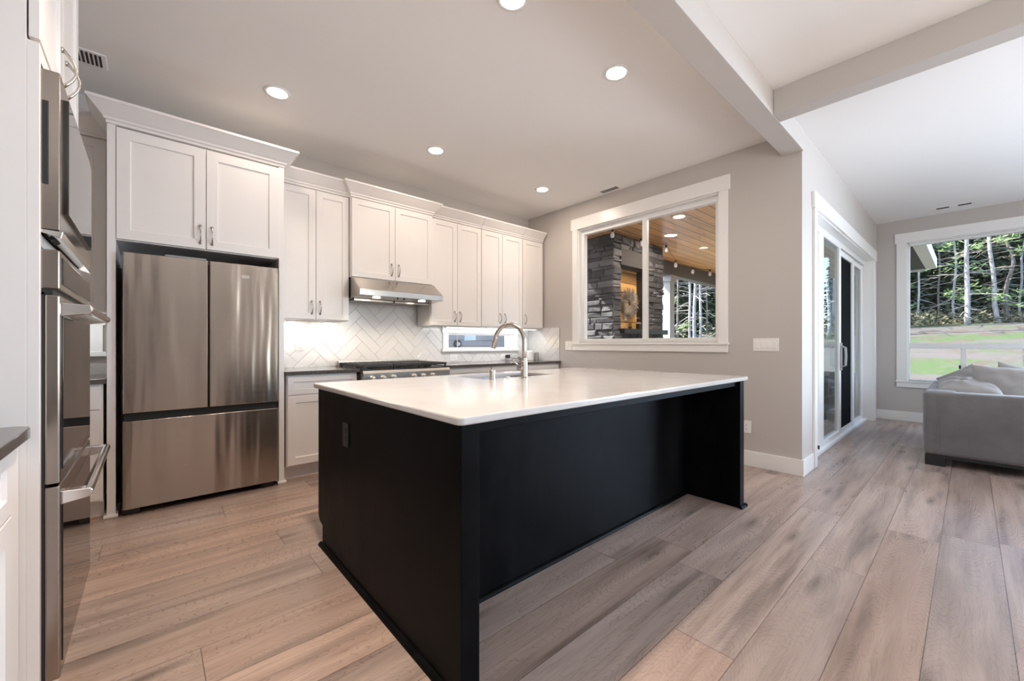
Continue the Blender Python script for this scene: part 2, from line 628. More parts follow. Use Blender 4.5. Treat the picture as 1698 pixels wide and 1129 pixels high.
def copy_tree(o, parent=None, loc=None, label=None):
    c = o.copy()
    COL.objects.link(c)
    OFF[c.name] = OFF.get(o.name, Vector())
    if parent is not None:
        c.parent = parent
    if loc is not None:
        c.location = loc
        OFF[c.name] = Vector(loc)
    if label:
        c['label'] = label
    for ch in [k for k in COL.objects if k.parent == o]:
        copy_tree(ch, c)
    return c


def struct(name, mb, mat, label, cat, bevel=0.0):
    return tag(mb.build(name, mat, bevel=bevel), label, cat, kind='structure')


def rrect(x0, x1, y0, y1, r, k=6):
    """points of a rounded rectangle, counter-clockwise"""
    out = []
    for cx, cy, a0 in ((x1 - r, y1 - r, 0), (x0 + r, y1 - r, 90), (x0 + r, y0 + r, 180), (x1 - r, y0 + r, 270)):
        for i in range(k + 1):
            a = math.radians(a0 + 90 * i / k)
            out.append((cx + r * math.cos(a), cy + r * math.sin(a)))
    return out


# ------------------------------------------------------------------ setting
XL, XW, XS = -0.87, 4.217, 8.42
YB, YD, YF = 4.384, 0.968, -4.5
ZC = 3.0

struct('floor', MB().box(XL, XS + .15, YF, YB + .15, -0.12, 0.0), M['floor'], 'grey brown oak plank floor of kitchen and living area', 'floor')
struct('ceiling', MB().box(XL - .1, XS + .17, YF - .2, YB + .15, ZC, ZC + 0.1), M['ceiling'], 'flat white painted ceiling', 'ceiling')

W1 = dict(y0=1.655, y1=3.435, z0=1.16, z1=2.65)      # kitchen window over the patio
W2 = dict(x0=2.80, x1=3.90, z0=1.085, z1=1.285)      # slot window in the backsplash
W3 = dict(y0=-2.30, y1=0.625, z0=0.60, z1=2.65)      # living room picture window
W4 = dict(x0=-0.80, x1=-0.35, z0=1.085, z1=1.285)
DO = dict(x0=4.66, x1=8.05, z1=2.40)                 # sliding door opening

T = 0.16
m = MB()
m.box(XL - .1, XW + T, YB, YB + T, 0, W2['z0'])
m.box(XL - .1, XW + T, YB, YB + T, W2['z1'], ZC)
m.box(XL - .1, W4['x0'], YB, YB + T, W2['z0'], W2['z1'])
m.box(W4['x1'], W2['x0'], YB, YB + T, W2['z0'], W2['z1'])
m.box(W2['x1'], XW + T, YB, YB + T, W2['z0'], W2['z1'])
struct('wall_back', m, M['wall'], 'greige kitchen wall behind the white cabinets', 'wall')
m = MB()
m.box(XW, XW + T, YD, YB, 0, W1['z0'])
m.box(XW, XW + T, YD, YB, W1['z1'], ZC)
m.box(XW, XW + T, YD, W1['y0'], W1['z0'], W1['z1'])
m.box(XW, XW + T, W1['y1'], YB, W1['z0'], W1['z1'])
struct('wall_window', m, M['wall'], 'greige kitchen wall around the sliding window above island', 'wall')
m = MB()
m.box(XW + T, DO['x0'], YD, YD + T, 0, ZC)
m.box(DO['x1'], XS + T, YD, YD + T, 0, ZC)
m.box(DO['x0'], DO['x1'], YD, YD + T, DO['z1'], ZC)
struct('wall_door', m, M['wall'], 'pale grey wall around the sliding glass door', 'wall')
m = MB()
m.box(XS, XS + T, YF, YD, 0, W3['z0'])
m.box(XS, XS + T, YF, YD, W3['z1'], ZC)
m.box(XS, XS + T, W3['y1'], YD, W3['z0'], W3['z1'])
m.box(XS, XS + T, -2.35, W3['y0'], W3['z0'], W3['z1'])
m.box(XS, XS + T, YF, -4.25, W3['z0'], W3['z1'])
struct('wall_living', m, M['wall'], 'pale grey living room wall with the picture window behind sofa', 'wall')
struct('wall_left', MB().box(XL - .1, XL, YF, YB, 0, ZC), M['wall'], 'greige wall behind the oven tower', 'wall')
m = MB()
m.box(XL - .1, 2.8, YF - .12, YF, 0, ZC)
m.box(4.9, XS + T, YF - .12, YF, 0, ZC)
m.box(2.8, 4.9, YF - .12, YF, 0, 0.25)
m.box(2.8, 4.9, YF - .12, YF, 2.65, ZC)
struct('wall_front', m, M['wall'], 'greige wall on the far side of the great room', 'wall')

# dropped beams between the ceiling fields
struct('trim_1', MB().box(XL, XW + .02, 0.957, 1.117, 2.818, ZC), M['wall'], 'greige boxed ceiling beam running across to the wall corner', 'beam', 0.004)
struct('trim_2', MB().box(3.405, 3.556, YF, 0.957, 2.818, ZC), M['wall'], 'greige boxed ceiling beam meeting the long beam at a right angle', 'beam', 0.004)

BH = 0.14
struct('baseboard_window', MB().box(XW - .015, XW, YD - .015, 3.70, 0, BH), M['trim'], 'white baseboard under the kitchen window', 'baseboard', 0.002)
struct('baseboard_door', MB().box(XW, DO['x0'] - .10, YD - .015, YD, 0, BH), M['trim'], 'short white baseboard between wall corner and sliding door', 'baseboard', 0.002)
struct('baseboard_living', MB().box(XS - .015, XS, YF, YD, 0, BH), M['trim'], 'white baseboard under the living room window', 'baseboard', 0.002)


def framed_window_x(name, label, x, o, casing, wallside=-1, apron=True):
    """casing parts on a wall of constant x, opening o; the room is on the -x side"""
    w = thing(name, label, 'window', (x, (o['y0'] + o['y1']) / 2, o['z0']), kind='structure')
    cw = casing
    th = 0.02
    MB().box(x - th - .006, x, o['y0'] - cw - .02, o['y1'] + cw + .02, o['z1'], o['z1'] + 0.145).build('head_casing', M['trim'], w, 0.002)
    MB().box(x - th, x, o['y0'] - cw, o['y0'], o['z0'], o['z1']).build('side_casing', M['trim'], w, 0.002)
    MB().box(x - th, x, o['y1'], o['y1'] + cw, o['z0'], o['z1']).build('side_casing', M['trim'], w, 0.002)
    MB().box(x - .035, x + .08, o['y0'] - cw - .012, o['y1'] + cw + .012, o['z0'] - .022, o['z0']).build('sill', M['trim'], w, 0.003)
    MB().box(x - th, x, o['y0'] - cw, o['y1'] + cw, o['z0'] - .022 - .075, o['z0'] - .022).build('apron', M['trim'], w, 0.002)
    # lining of the opening
    j = MB()
    j.box(x, x + T, o['y0'] - .0, o['y0'] + .012, o['z0'], o['z1'])
    j.box(x, x + T, o['y1'] - .012, o['y1'], o['z0'], o['z1'])
    j.box(x, x + T, o['y0'], o['y1'], o['z1'] - .012, o['z1'])
    j.build('jamb', M['trim'], w)
    return w


# --- window_1: two-pane slider over the patio
w1 = framed_window_x('window_1', 'white framed two-pane sliding kitchen window looking onto the patio fireplace', XW, W1, 0.085)
x0, x1 = XW + .055, XW + .12
f = MB()
y0, y1, z0, z1 = W1['y0'] + .012, W1['y1'] - .012, W1['z0'], W1['z1'] - .012
f.box(x0, x1, y0, y1, z0, z0 + .05).box(x0, x1, y0, y1, z1 - .055, z1).box(x0, x1, y0, y0 + .045, z0 + .05, z1 - .055).box(x0, x1, y1 - .045, y1, z0 + .05, z1 - .055)
f.build('frame', M['vinyl'], w1, 0.003)
YM = 2.475
s = MB()
s.box(x0 - .008, x0 + .03, YM - .008, YM + .052, z0 + .03, z1 - .04)
s.build('meeting_stile', M['vinyl'], w1, 0.003)
g = MB().box(x0 + .02, x0 + .026, YM + .05, y1 - .045, z0 + .05, z1 - .055).build('glass_pane', M['glass'], w1)
g = MB().box(x0 + .038, x0 + .044, y0 + .045, YM, z0 + .05, z1 - .055).build('glass_pane', M['glass'], w1)

# --- window_3: living room picture window
w3 = framed_window_x('window_3', 'large white framed living room window facing the forest behind sofa', XS, W3, 0.115)
x0, x1 = XS + .05, XS + .12
f = MB()
y0, y1, z0, z1 = W3['y0'] + .012, W3['y1'] - .012, W3['z0'], W3['z1'] - .012
f.box(x0, x1, y0, y1, z0, z0 + .018).box(x0, x1, y0, y1, z1 - .03, z1).box(x0, x1, y0, y0 + .03, z0, z1).box(x0, x1, y1 - .012, y1, z0, z1)
f.build('frame', M['vinyl'], w3, 0.003)
MB().box(x0 - .01, x1, y0, y1, 1.078, 1.158).build('transom_bar', M['vinyl'], w3, 0.003)
for yy in (0.037, -0.51, -1.06, -1.60):
    MB().box(x0 - .005, x1, yy, yy + .055, z0 + .018, 1.078).build('mullion', M['vinyl'], w3, 0.003)
MB().box(x0 + .02, x0 + .026, y0 + .03, y1 - .012, 1.158, z1 - .03).build('glass_pane', M['glass'], w3)
MB().box(x0 + .02, x0 + .026, 0.092, y1 - .012, z0 + .018, 1.078).build('glass_pane', M['glass'], w3)
MB().box(x0 + .02, x0 + .026, -0.455, 0.037, z0 + .018, 1.078).build('glass_pane', M['glass'], w3)
MB().box(x0 + .02, x0 + .026, y0 + .03, -0.51, z0 + .018, 1.078).build('glass_pane', M['glass'], w3)
MB().box(x0 - .03, x0 - .004, 0.088, 0.108, 0.80, 0.85).build('latch', M['blackplastic'], w3, 0.003)


# --- slot windows in the backsplash (facing -y)
def slot_window(name, label, o, mull):
    y = YB - .010
    w = thing(name, label, 'window', ((o['x0'] + o['x1']) / 2, y, o['z0']), kind='structure')
    th = 0.022
    a, b, c, d = o['x0'], o['x1'], o['z0'], o['z1']
    MB().box(a - .095, b + .095, y - th - .005, y, d, d + .080).build('head_casing', M['trim'], w, 0.002)
    MB().box(a - .08, a, y - th, y, c, d).build('side_casing', M['trim'], w, 0.002)
    MB().box(b, b + .08, y - th, y, c, d).build('side_casing', M['trim'], w, 0.002)
    MB().box(a - .10, b + .10, y - .035, y + .07, c - .035, c).build('sill', M['trim'], w, 0.003)
    j = MB()
    j.box(a, a + .008, y, YB + T, c, d).box(b - .008, b, y, YB + T, c, d).box(a, b, y, YB + T, d - .008, d)
    j.build('jamb', M['trim'], w)
    f = MB()
    f.box(a, b, YB + .06, YB + .11, c, c + .016).box(a, b, YB + .06, YB + .11, d - .02, d).box(a, a + .02, YB + .06, YB + .11, c, d).box(b - .02, b, YB + .06, YB + .11, c, d)
    if mull:
        MB().box(mull, mull + .006, YB + .072, YB + .0795, c + .016, d - .02).build('mullion', M['grey'], w)
    f.build('frame', M['vinyl'], w)
    MB().box(a + .02, b - .02, YB + .08, YB + .086, c + .016, d - .02).build('glass_pane', M['glass'], w)
    return w


slot_window('window_2', 'low white slot window in the backsplash right of the range', W2, 3.00)
slot_window('window_4', 'sliver of white slot window behind the oven tower', W4, None)

# --- door_1: sliding glass door
d1 = thing('door_1', 'white three-panel sliding glass door to the patio', 'door', ((DO['x0'] + DO['x1']) / 2, YD + .08, 0), kind='structure')
MB().box(DO['x0'] - .12, DO['x1'] + .20, YD - .026, YD, DO['z1'], DO['z1'] + .148).build('head_casing', M['trim'], d1, 0.002)
MB().box(DO['x0'] - .09, DO['x0'], YD - .02, YD, 0, DO['z1']).build('side_casing', M['trim'], d1, 0.002)
MB().box(DO['x1'], DO['x1'] + .17, YD - .02, YD, 0, DO['z1']).build('side_casing', M['trim'], d1, 0.002)
j = MB()
j.box(DO['x0'], DO['x0'] + .012, YD, YD + T + .04, 0, DO['z1']).box(DO['x1'] - .012, DO['x1'], YD, YD + T + .04, 0, DO['z1']).box(DO['x0'], DO['x1'], YD, YD + T + .04, DO['z1'] - .012, DO['z1'])
j.build('jamb', M['trim'], d1)
MB().box(DO['x0'] + .012, DO['x1'] - .012, YD + .06, YD + .20, 0.0, 0.035).build('track', M['vinyl'], d1, 0.004)
MB().box(DO['x0'] + .012, DO['x1'] - .012, YD + .085, YD + .20, 2.325, 2.388).build('head_track', M['vinyl'], d1, 0.004)
MB().box(DO['x0'] + .012, 5.22, YD + .12, YD + .18, 0.035, 2.325).build('jamb_panel', M['vinyl'], d1, 0.003)
for k, (a, b, la, lb, yy, gm, zt) in enumerate(((5.27, 6.35, 0.20, 0.09, YD + .09, 'doorglass', 2.315), (6.31, 7.26, 0.10, 0.13, YD + .098, 'screen', 2.24), (7.22, 8.0, 0.10, 0.13, YD + .106, 'doorglass', 2.24))):
    p = MB()
    p.box(a, a + la, yy, yy + .045, 0.035, zt + .07).box(b - lb, b, yy, yy + .045, 0.035, zt + .07)
    p.box(a + la, b - lb, yy, yy + .045, 0.035, 0.085).box(a + la, b - lb, yy, yy + .045, zt, zt + .07)
    po = p.build('door_panel', M['vinyl'], d1, 0.003)
    gl = MB().box(a + la, b - lb, yy + .018, yy + .024, 0.085, zt).build('insect_screen' if gm == 'screen' else 'glass_pane', M[gm], po)
    if k < 2:
        hx = b - lb * .5 if k == 0 else a + la * .5 + .06
        h = MB().tube([(hx, yy - .003, .86), (hx, yy - .045, .88), (hx, yy - .05, 1.0), (hx, yy - .045, 1.10), (hx, yy - .003, 1.12)], 0.010, 8)
        h.box(hx - .02, hx + .02, yy - .008, yy, .82, 1.16)
        h.build('handle', M['grey'], po, smooth=False)
rl = MB().box(5.262, 5.27, YD + .086, YD + .12, 0.036, 0.075).build('roller_guide', M['blackplastic'], d1)
rl = MB().box(5.262, 5.27, YD + .086, YD + .12, 2.33, 2.37).build('roller_guide', M['blackplastic'], d1)


# ------------------------------------------------------------------ kitchen cabinetry
def bow_pull(center, normal, length=0.125, reach=0.030, name='handle', parent=None, vertical=True):
    """arched cabinet pull with small flared feet"""
    m = MB()
    pts = []
    n = Vector({'-y': (0, -1, 0), '+x': (1, 0, 0), '+y': (0, 1, 0), '-x': (-1, 0, 0)}[normal])
    along = Vector((0, 0, 1)) if vertical else n.cross(Vector((0, 0, 1)))
    for i in range(13):
        t = i / 12
        pts.append(Vector(center) + along * (t - .5) * length + n * (0.004 + reach * math.sin(PI * t) ** 0.8))
    m.tube(pts, [0.0075 if i in (0, 12) else 0.0055 - 0.0012 * math.sin(PI * i / 12) for i in range(13)], 8)
    for s in (-1, 1):
        c = Vector(center) + along * s * length * .5
        m.tube([c, c + n * .006], [0.010, 0.008], 10)
    return m.build(name, M['nickel'], parent, smooth=True)


CROWN = [(0.0, 2.585), (0.004, 2.587), (0.004, 2.604), (0.014, 2.608), (0.016, 2.622), (0.024, 2.630), (0.078, 2.694), (0.084, 2.697), (0.084, 2.715)]


def crown_prof(k=1.0, top=2.715):
    return [(o * k, z + top - 2.715) for o, z in CROWN]


# --- fridge surround: tall side panels and cabinet above the fridge
fc = thing('fridge_cabinet', 'white tall surround with two-door cabinet above the steel fridge', 'cabinet', (0.30, 3.76, 0))
YP = 3.75
MB().box(-0.215, -0.172, YP, YB - .012, 0, 2.59).build('side_panel', M['cab'], fc, 0.002)
MB().box(0.783, 0.822, YP, YB - .012, 0, 2.59).build('side_panel', M['cab'], fc, 0.002)
sh = MB()
sh.box(-0.232, -0.160, YP - .016, YP + .25, 0, .022)
sh.build('shoe', M['cab'], fc, 0.006)
MB().box(0.772, 0.838, YP - .016, YP + .25, 0, .022).build('shoe', M['cab'], fc, 0.006)
MB().box(-0.172, 0.783, YP + .022, YB - .012, 1.835, 2.59).build('body', M['cab'], fc, 0.001)
for a, b, hx in ((-0.170, 0.305, 0.272), (0.309, 0.783, 0.342)):
    dr = MB().shaker(a, b, 1.842, 2.578, YP - .004, '-y', rail=0.068).build('door', M['cab'], fc)
    bow_pull((hx, YP - .004, 1.945), '-y', parent=dr)
MB().crown(-0.215, 0.822, YB - .012, YP, crown_prof(1.1, 2.722)).build('crown_moulding', M['cab'], fc, 0.0015)

# --- refrigerator
fr = thing('refrigerator', 'stainless french door refrigerator with bottom freezer drawer in white surround', 'refrigerator', (0.315, 4.0, 0))
MB().box(-0.135, 0.765, 3.775, 4.36, 0.035, 1.735).build('body', M['blackplastic'], fr, 0.004)
YFR = 3.700


def curved_door(x0, x1, z0, z1, yf, depth, bulge=0.004):
    """steel door slab with a barely rounded front"""
    m = MB()
    n = 60
    A = []
    pts = []
    for i in range(n + 1):
        t = i / n
        edge = min(t, 1 - t)
        pts.append((x0 + (x1 - x0) * t, yf + 0.010 * max(0, 1 - edge / 0.012) ** 2 * .5 - bulge * 0))
    poly = pts + [(x1, yf + depth), (x0, yf + depth)]
    m.prism(poly, 'z', z0, z1)
    return m


ld = curved_door(-0.138, 0.315, 0.682, 1.752, YFR, .07).build('door', M['fridge'], fr, 0.004)
ld['label'] = 'left steel fridge door'
rd = curved_door(0.323, 0.770, 0.682, 1.752, YFR, .07).build('door', M['fridge'], fr, 0.004)
fd = curved_door(-0.138, 0.770, 0.045, 0.630, YFR, .07).build('freezer_drawer', M['fridge'], fr, 0.004)
MB().box(-0.13, 0.762, YFR + .03, YFR + .075, 0.628, 0.684).build('grip_recess', M['dark'], fr)
MB().box(0.075, 0.305, YFR + .006, YFR + .06, 1.752, 1.764).build('top_trim', M['grey'], fr, 0.002)
lg = MB()
lg.box(0.520, 0.572, YFR - .0012, YFR + .002, 1.655, 1.662)
for k in range(5):
    lg.box(0.524 + k * .0095, 0.530 + k * .0095, YFR - .0014, YFR + .002, 1.645, 1.672)
lg.build('logo', M['chrome'], rd)
for xx in (-0.095, 0.70):
    MB().box(xx - .045, xx + .045, YFR + .035, YFR + .10, 0.0, 0.045).build('foot', M['blackplastic'], fr, 0.006)


def upper_cabinet(name, label, x0, x1, z0, yf, doors, crown=(False, False), xr=None, crown_k=1.0):
    """wall cabinet; doors = list of (x0, x1, handle x)"""
    c = thing(name, label, 'cabinet', ((x0 + x1) / 2, (yf + YB) / 2, z0), 'white upper cabinets on the back wall')
    MB().box(x0, x1, yf + .02, YB - .012, z0, 2.59).build('body', M['cab'], c, 0.001)
    for a, b, hx in doors:
        d = MB().shaker(a, b, z0 + .006, 2.578, yf, '-y', rail=0.058).build('door', M['cab'], c)
        bow_pull((hx, yf, z0 + .115), '-y', parent=d, length=.115)
    MB().crown(x0, x1, YB - .012, yf + .004, crown_prof(crown_k), crown).build('crown_moulding', M['cab'], c, 0.0015)
    return c


YU, YH = 4.054, 4.004
upper_cabinet('upper_cabinet', 'narrow white two-door upper cabinet between fridge and range hood', 0.842, 1.459, 1.368, YU, [(0.847, 1.152, 1.118), (1.156, 1.456, 1.190)])
upper_cabinet('upper_cabinet', 'short white two-door cabinet directly above the range hood', 1.462, 2.368, 1.800, YH, [(1.468, 1.915, 1.878), (1.919, 2.362, 1.958)], (True, True))
upper_cabinet('upper_cabinet', 'white two-door upper cabinet immediately right of the range hood', 2.372, 3.088, 1.355, YU, [(2.380, 2.728, 2.693), (2.732, 3.085, 2.768)])
upper_cabinet('upper_cabinet', 'middle two-door white upper cabinet above the backsplash window', 3.091, 3.793, 1.362, YU, [(3.094, 3.430, 3.392), (3.434, 3.790, 3.472)])
upper_cabinet('upper_cabinet', 'single-door white upper cabinet at the corner by the window wall', 3.796, 4.190, 1.366, YU, [(3.800, 4.186, 3.842)])
upper_cabinet('upper_cabinet', 'white upper cabinet between the oven tower and the fridge', -0.80, -0.232, 1.368, YU, [(-0.796, -0.520, -.55), (-0.516, -0.236, -.486)])

# --- range hood
hd = thing('range_hood', 'stainless under-cabinet range hood with two lit lamps', 'range hood', (1.915, 4.1, 1.58))
hz0, hz1, hz2 = 1.605, 1.665, 1.795
m = MB()
m.prism([(3.80, hz0 + .004), (3.80, hz1), (3.985, hz2), (YB - .02, hz2), (YB - .02, hz0 - .025), (4.30, hz0 - .025)], 'x', 1.466, 2.372)
m.build('shell', M['steel'], hd, 0.002)
for a_ in (1.50, 1.925):
    f = MB().box(a_, a_ + .41, 4.03, 4.285, hz0 - .028, hz0 - .012)
    for k in range(9):
        f.box(a_ + .03 + k * .041, a_ + .045 + k * .041, 4.05, 4.27, hz0 - .0295, hz0 - .027)
    f.build('grease_filter', M['ovensteel'], hd)
for xx in (1.67, 2.17):
    ln = MB().lathe([(0.036, 0), (0.038, .003)], (xx, 3.90, hz0 - .0065), 20).build('lamp_lens', M['lens'], hd)
    lamp('hood_lamp', 'SPOT', (xx, 3.90, hz0 - .02), 9, (1.0, .86, .70), (0, .15, -1), spot_size=2.3, spot_blend=.8, shadow_soft_size=.04)
for xx in (1.88, 1.95):
    MB().lathe([(0.009, 0), (0.009, .012)], (xx, 3.87, hz0 - .010), 12).build('button', M['blackplastic'], hd)


# --- base cabinets and perimeter worktops
def base_cabinet(name, label, x0, x1, fronts, yf=3.752):
    c = thing(name, label, 'cabinet', ((x0 + x1) / 2, yf + .3, 0), 'white base cabinets on the back wall')
    MB().box(x0, x1, yf + .02, YB - .012, .115, .882).build('body', M['cab'], c, 0.001)
    MB().box(x0, x1, yf + .09, yf + .115, 0, .115).build('toe_kick', M['cab'], c)
    for a, b in fronts:
        MB().shaker(a, b, .718, .870, yf, '-y', rail=.045).build('drawer_front', M['cab'], c)
        MB().shaker(a, b, .128, .712, yf, '-y').build('door', M['cab'], c)
    return c


base_cabinet('base_cabinet', 'white base cabinet with drawer and door between fridge and range', 0.842, 1.425, [(0.848, 1.420)])
base_cabinet('base_cabinet', 'white base cabinet immediately right of the range', 2.385, 3.000, [(2.392, 2.996)])
base_cabinet('base_cabinet', 'middle white base cabinet right of the range, behind the faucet', 3.003, 3.60, [(3.008, 3.596)])
base_cabinet('base_cabinet', 'white base cabinet in the corner by the window wall', 3.603, 4.195, [(3.608, 4.19)])
base_cabinet('base_cabinet', 'white base cabinet between oven tower and fridge', -0.86, -0.232, [(-0.555, -0.246), (-.855, -.56)])


def worktop(label, x0, x1, yf=3.728):
    return tag(MB().box(x0, x1, yf, YB - .012, .884, .915).build('worktop', M['darkcounter'], bevel=.003, origin=((x0 + x1) / 2, 4.05, .884)), label, 'worktop')


worktop('dark brown stone worktop between fridge and range', 0.826, 1.440)
worktop('dark brown stone worktop right of the range under the slot window', 2.382, 4.205)
worktop('short dark stone worktop between oven tower and fridge', -0.865, -0.219)

# --- backsplash of relief tile
def herringbone(regions, plane, fix, name, label):
    """zig-zag tile relief clipped to rectangles (u0,u1,v0,v1)"""
    m = MB()
    rnd = random.Random(3)
    tw, tl = 0.10, 0.30
    c45 = math.sqrt(.5)
    for (u0, u1, v0, v1) in regions:
        bm = bmesh.new()
        tiles = []
        for i in range(-60, 60):
            for j in range(-14, 14):
                for kind in (0, 1):
                    # herringbone lattice in the rotated frame
                    bx = i * tw + j * tl * 2 * 0
                    ax = i * tw + j * tl
                    ay = i * tw - j * tl
                    if kind == 0:
                        r = (ax, ay, ax + tl, ay + tw)
                    else:
                        r = (ax, ay + tw, ax + tw, ay + tw + tl)
                    tiles.append(r)
        for (ax, ay, bx, by) in tiles:
            cx, cy = (ax + bx) / 2, (ay + by) / 2
            U, V = (cx - cy) * c45 + 1.5, (cx + cy) * c45 + 1.1
            if not (u0 - .25 < U < u1 + .25 and v0 - .25 < V < v1 + .25):
                continue
            g = .0007
            tx, ty = rnd.uniform(-.004, .004), rnd.uniform(-.004, .004)
            cor = [(ax + g, ay + g), (bx - g, ay + g), (bx - g, by - g), (ax + g, by - g)]
            top, edge, bot = [], [], []
            for (px, py) in cor:
                sx = px + (.0022 if px < cx else -.0022)
                sy = py + (.0022 if py < cy else -.0022)
                h = .0085 + tx * (px - cx) + ty * (py - cy)
                top.append(bm.verts.new(((sx - sy) * c45 + 1.5, (sx + sy) * c45 + 1.1, h)))
                edge.append(bm.verts.new(((px - py) * c45 + 1.5, (px + py) * c45 + 1.1, h - .0016)))
                bot.append(bm.verts.new(((px - py) * c45 + 1.5, (px + py) * c45 + 1.1, 0)))
            bm.faces.new(top)
            for a, b in ((top, edge), (edge, bot)):
                for k in range(4):
                    bm.faces.new((b[k], b[(k + 1) % 4], a[(k + 1) % 4], a[k]))
        for co, no in (((u0, 0, 0), (-1, 0, 0)), ((u1, 0, 0), (1, 0, 0)), ((0, v0, 0), (0, -1, 0)), ((0, v1, 0), (0, 1, 0))):
            bmesh.ops.bisect_plane(bm, geom=bm.verts[:] + bm.edges[:] + bm.faces[:], plane_co=co, plane_no=no, clear_outer=True)
        vm = {}
        for v in bm.verts:
            u, w, h = v.co
            vm[v] = m.bm.verts.new((u, fix - h, w) if plane == 'y' else (fix - h, u, w))
        for fc_ in bm.faces:
            m.bm.faces.new([vm[v] for v in fc_.verts])
        # grout bed
        if plane == 'y':
            m.box(u0, u1, fix - .003, fix, v0, v1)
        else:
            m.box(fix - .003, fix, u0, u1, v0, v1)
        bm.free()
    return tag(m.build(name, M['tile']), label, 'backsplash')


zt = 1.40
bs = herringbone([(0.826, 2.368, .9155, 1.82), (2.368, W2['x0'] - .0, .9155, zt), (W2['x0'], W2['x1'], .9155, W2['z0']), (W2['x0'], W2['x1'], W2['z1'], zt), (W2['x1'], 4.205, .9155, zt)], 'y', YB - .001, 'backsplash', 'glossy white zigzag tile backsplash behind the range')
herringbone([(3.76, YB - .012, .9155, 1.372)], 'x', XW - .001, 'backsplash', 'short glossy white tile return on the window wall')

# --- range
rg = thing('range', 'stainless gas range with black grates and front knobs', 'range', (1.912, 4.0, 0))
MB().box(1.448, 2.376, 3.72, YB - .02, .10, .895).build('body', M['rangesteel'], rg, 0.003)
MB().box(1.47, 2.354, 3.76, YB - .05, 0, .10).build('plinth', M['dark'], rg)
MB().prism([(3.672, .765), (3.665, .872), (3.680, .895), (3.72, .895), (3.72, .765)], 'x', 1.448, 2.376).build('control_panel', M['rangesteel'], rg, 0.003)
od = MB().box(1.455, 2.369, 3.685, 3.72, .19, .755).build('oven_door', M['rangesteel'], rg, 0.004)
MB().box(1.62, 2.20, 3.683, 3.69, .33, .60).build('window', M['blackglass'], od)
MB().tube([(1.52, 3.62, .70), (2.30, 3.62, .70)], .014, 12).tube([(1.56, 3.69, .70), (1.56, 3.62, .70)], .010).tube([(2.26, 3.69, .70), (2.26, 3.62, .70)], .010).build('handle', M['chrome'], od, smooth=True)
MB().box(1.455, 2.369, 3.70, 4.33, .895, .907).build('cooktop', M['blackplastic'], rg, 0.002)
MB().box(1.448, 2.376, 4.325, YB - .022, .895, .968).build('rear_guard', M['rangesteel'], rg, 0.003)
for k in range(6):
    kx = 1.53 + k * (0.105 if k < 3 else .105) + (0.11 if k > 2 else 0)
    MB().lathe([(.030, 0), (.028, .012), (.022, .016), (.019, .045), (.015, .048)], (kx, 3.668, .822), 18, 'y', -1).build('knob', M['rangesteel'], rg, smooth=False)
for gk in range(3):
    a = 1.462 + gk * .302
    g = MB()
    b = a + .296
    for yy in (3.715, 4.315):
        g.box(a, b, yy - .007, yy + .007, .93, .952)
    for xx in (a + .007, b - .007):
        g.box(xx - .007, xx + .007, 3.715, 4.315, .93, .952)
    g.box(a, b, 4.008, 4.022, .93, .952)
    for k in range(1, 6):
        xx = a + .296 * k / 6
        g.box(xx - .006, xx + .006, 3.715, 4.315, .934, .954)
    for yy in (3.86, 4.16):
        g.box(a, b, yy - .006, yy + .006, .934, .953)
    for xx in (a + .012, b - .012):
        for yy in (3.722, 4.308):
            g.box(xx - .009, xx + .009, yy - .009, yy + .009, .907, .93)
    g.build('grate', M['iron'], rg, 0.002)
    for yy in (3.86, 4.16):
        MB().lathe([(.045, 0), (.045, .012), (.030, .014), (.030, .020), (.010, .022)], (a + .148, yy, .907), 20).build('burner', M['iron'], rg)

# --- oven tower on the left wall
TX = -0.233            # front of doors
TY0, TY1 = 1.742, 2.560
tw = thing('oven_cabinet', 'tall white oven tower cabinet at the left edge', 'cabinet', (-0.55, 2.15, 0))
MB().box(XL + .005, -0.258, TY0, TY1, 0, ZC - .28).build('body', M['cab'], tw, 0.001)
# face frame round the appliances
fz = [(1.972, 1.985), (0, 0.13)]
m = MB()
m.box(-0.258, TX - .001, TY0, TY0 + .022, .0, 1.990)
m.box(-0.258, TX - .001, TY1 - .022, TY1, .0, 1.990)
m.box(-0.258, TX - .001, TY0 + .022, TY1 - .022, 1.945, 1.990)
m.box(-0.258, TX - .001, TY0 + .022, TY1 - .022, 1.42, 1.455)
m.box(-0.258, TX - .001, TY0 + .022, TY1 - .022, 0.0, .12)
m.build('face_frame', M['cab'], tw, 0.001)
for a, b, hy in ((TY0, 2.149, 2.105), (2.153, TY1, 2.197)):
    dr = MB().shaker(a, b, 2.0, 2.70, TX, '+x', thick=.021, rail=.062).build('door', M['cab'], tw)
    bow_pull((TX, hy, 2.105), '+x', parent=dr, length=.125, reach=.032)
MB().box(XL + .005, TX, TY0, TY1, 2.705, 2.985).build('top_fascia', M['cab'], tw, 0.002)

AY0, AY1 = 1.760, 2.545
AX = -0.197
mw = thing('microwave', 'stainless built-in microwave above the double wall oven', 'microwave', (-0.4, 2.15, 1.46))
MB().box(-0.70, -0.250, AY0 + .03, AY1 - .03, 1.46, 1.935).build('body', M['dark'], mw)
m = MB()
z0, z1 = 1.470, 1.930
m.box(-0.236, AX, AY0, AY1, z0, z1)
fm = m.build('trim_kit', M['ovensteel'], mw, 0.003)
MB().box(-0.232, -0.219, AY0 - .0025, AY0 + .02, 1.60, 1.84).build('side_recess', M['dark'], mw, 0.002)
MB().box(AX - .004, AX + .010, AY0 + .075, AY1 - .075, 1.535, 1.885).build('door', M['blackglass'], mw, 0.002)
MB().prism([(-0.236, 1.462), (AX + .002, 1.448), (AX + .006, 1.468), (-0.236, 1.470)], 'y', AY0, AY1).build('vent_trim', M['chrome'], mw, 0.001)
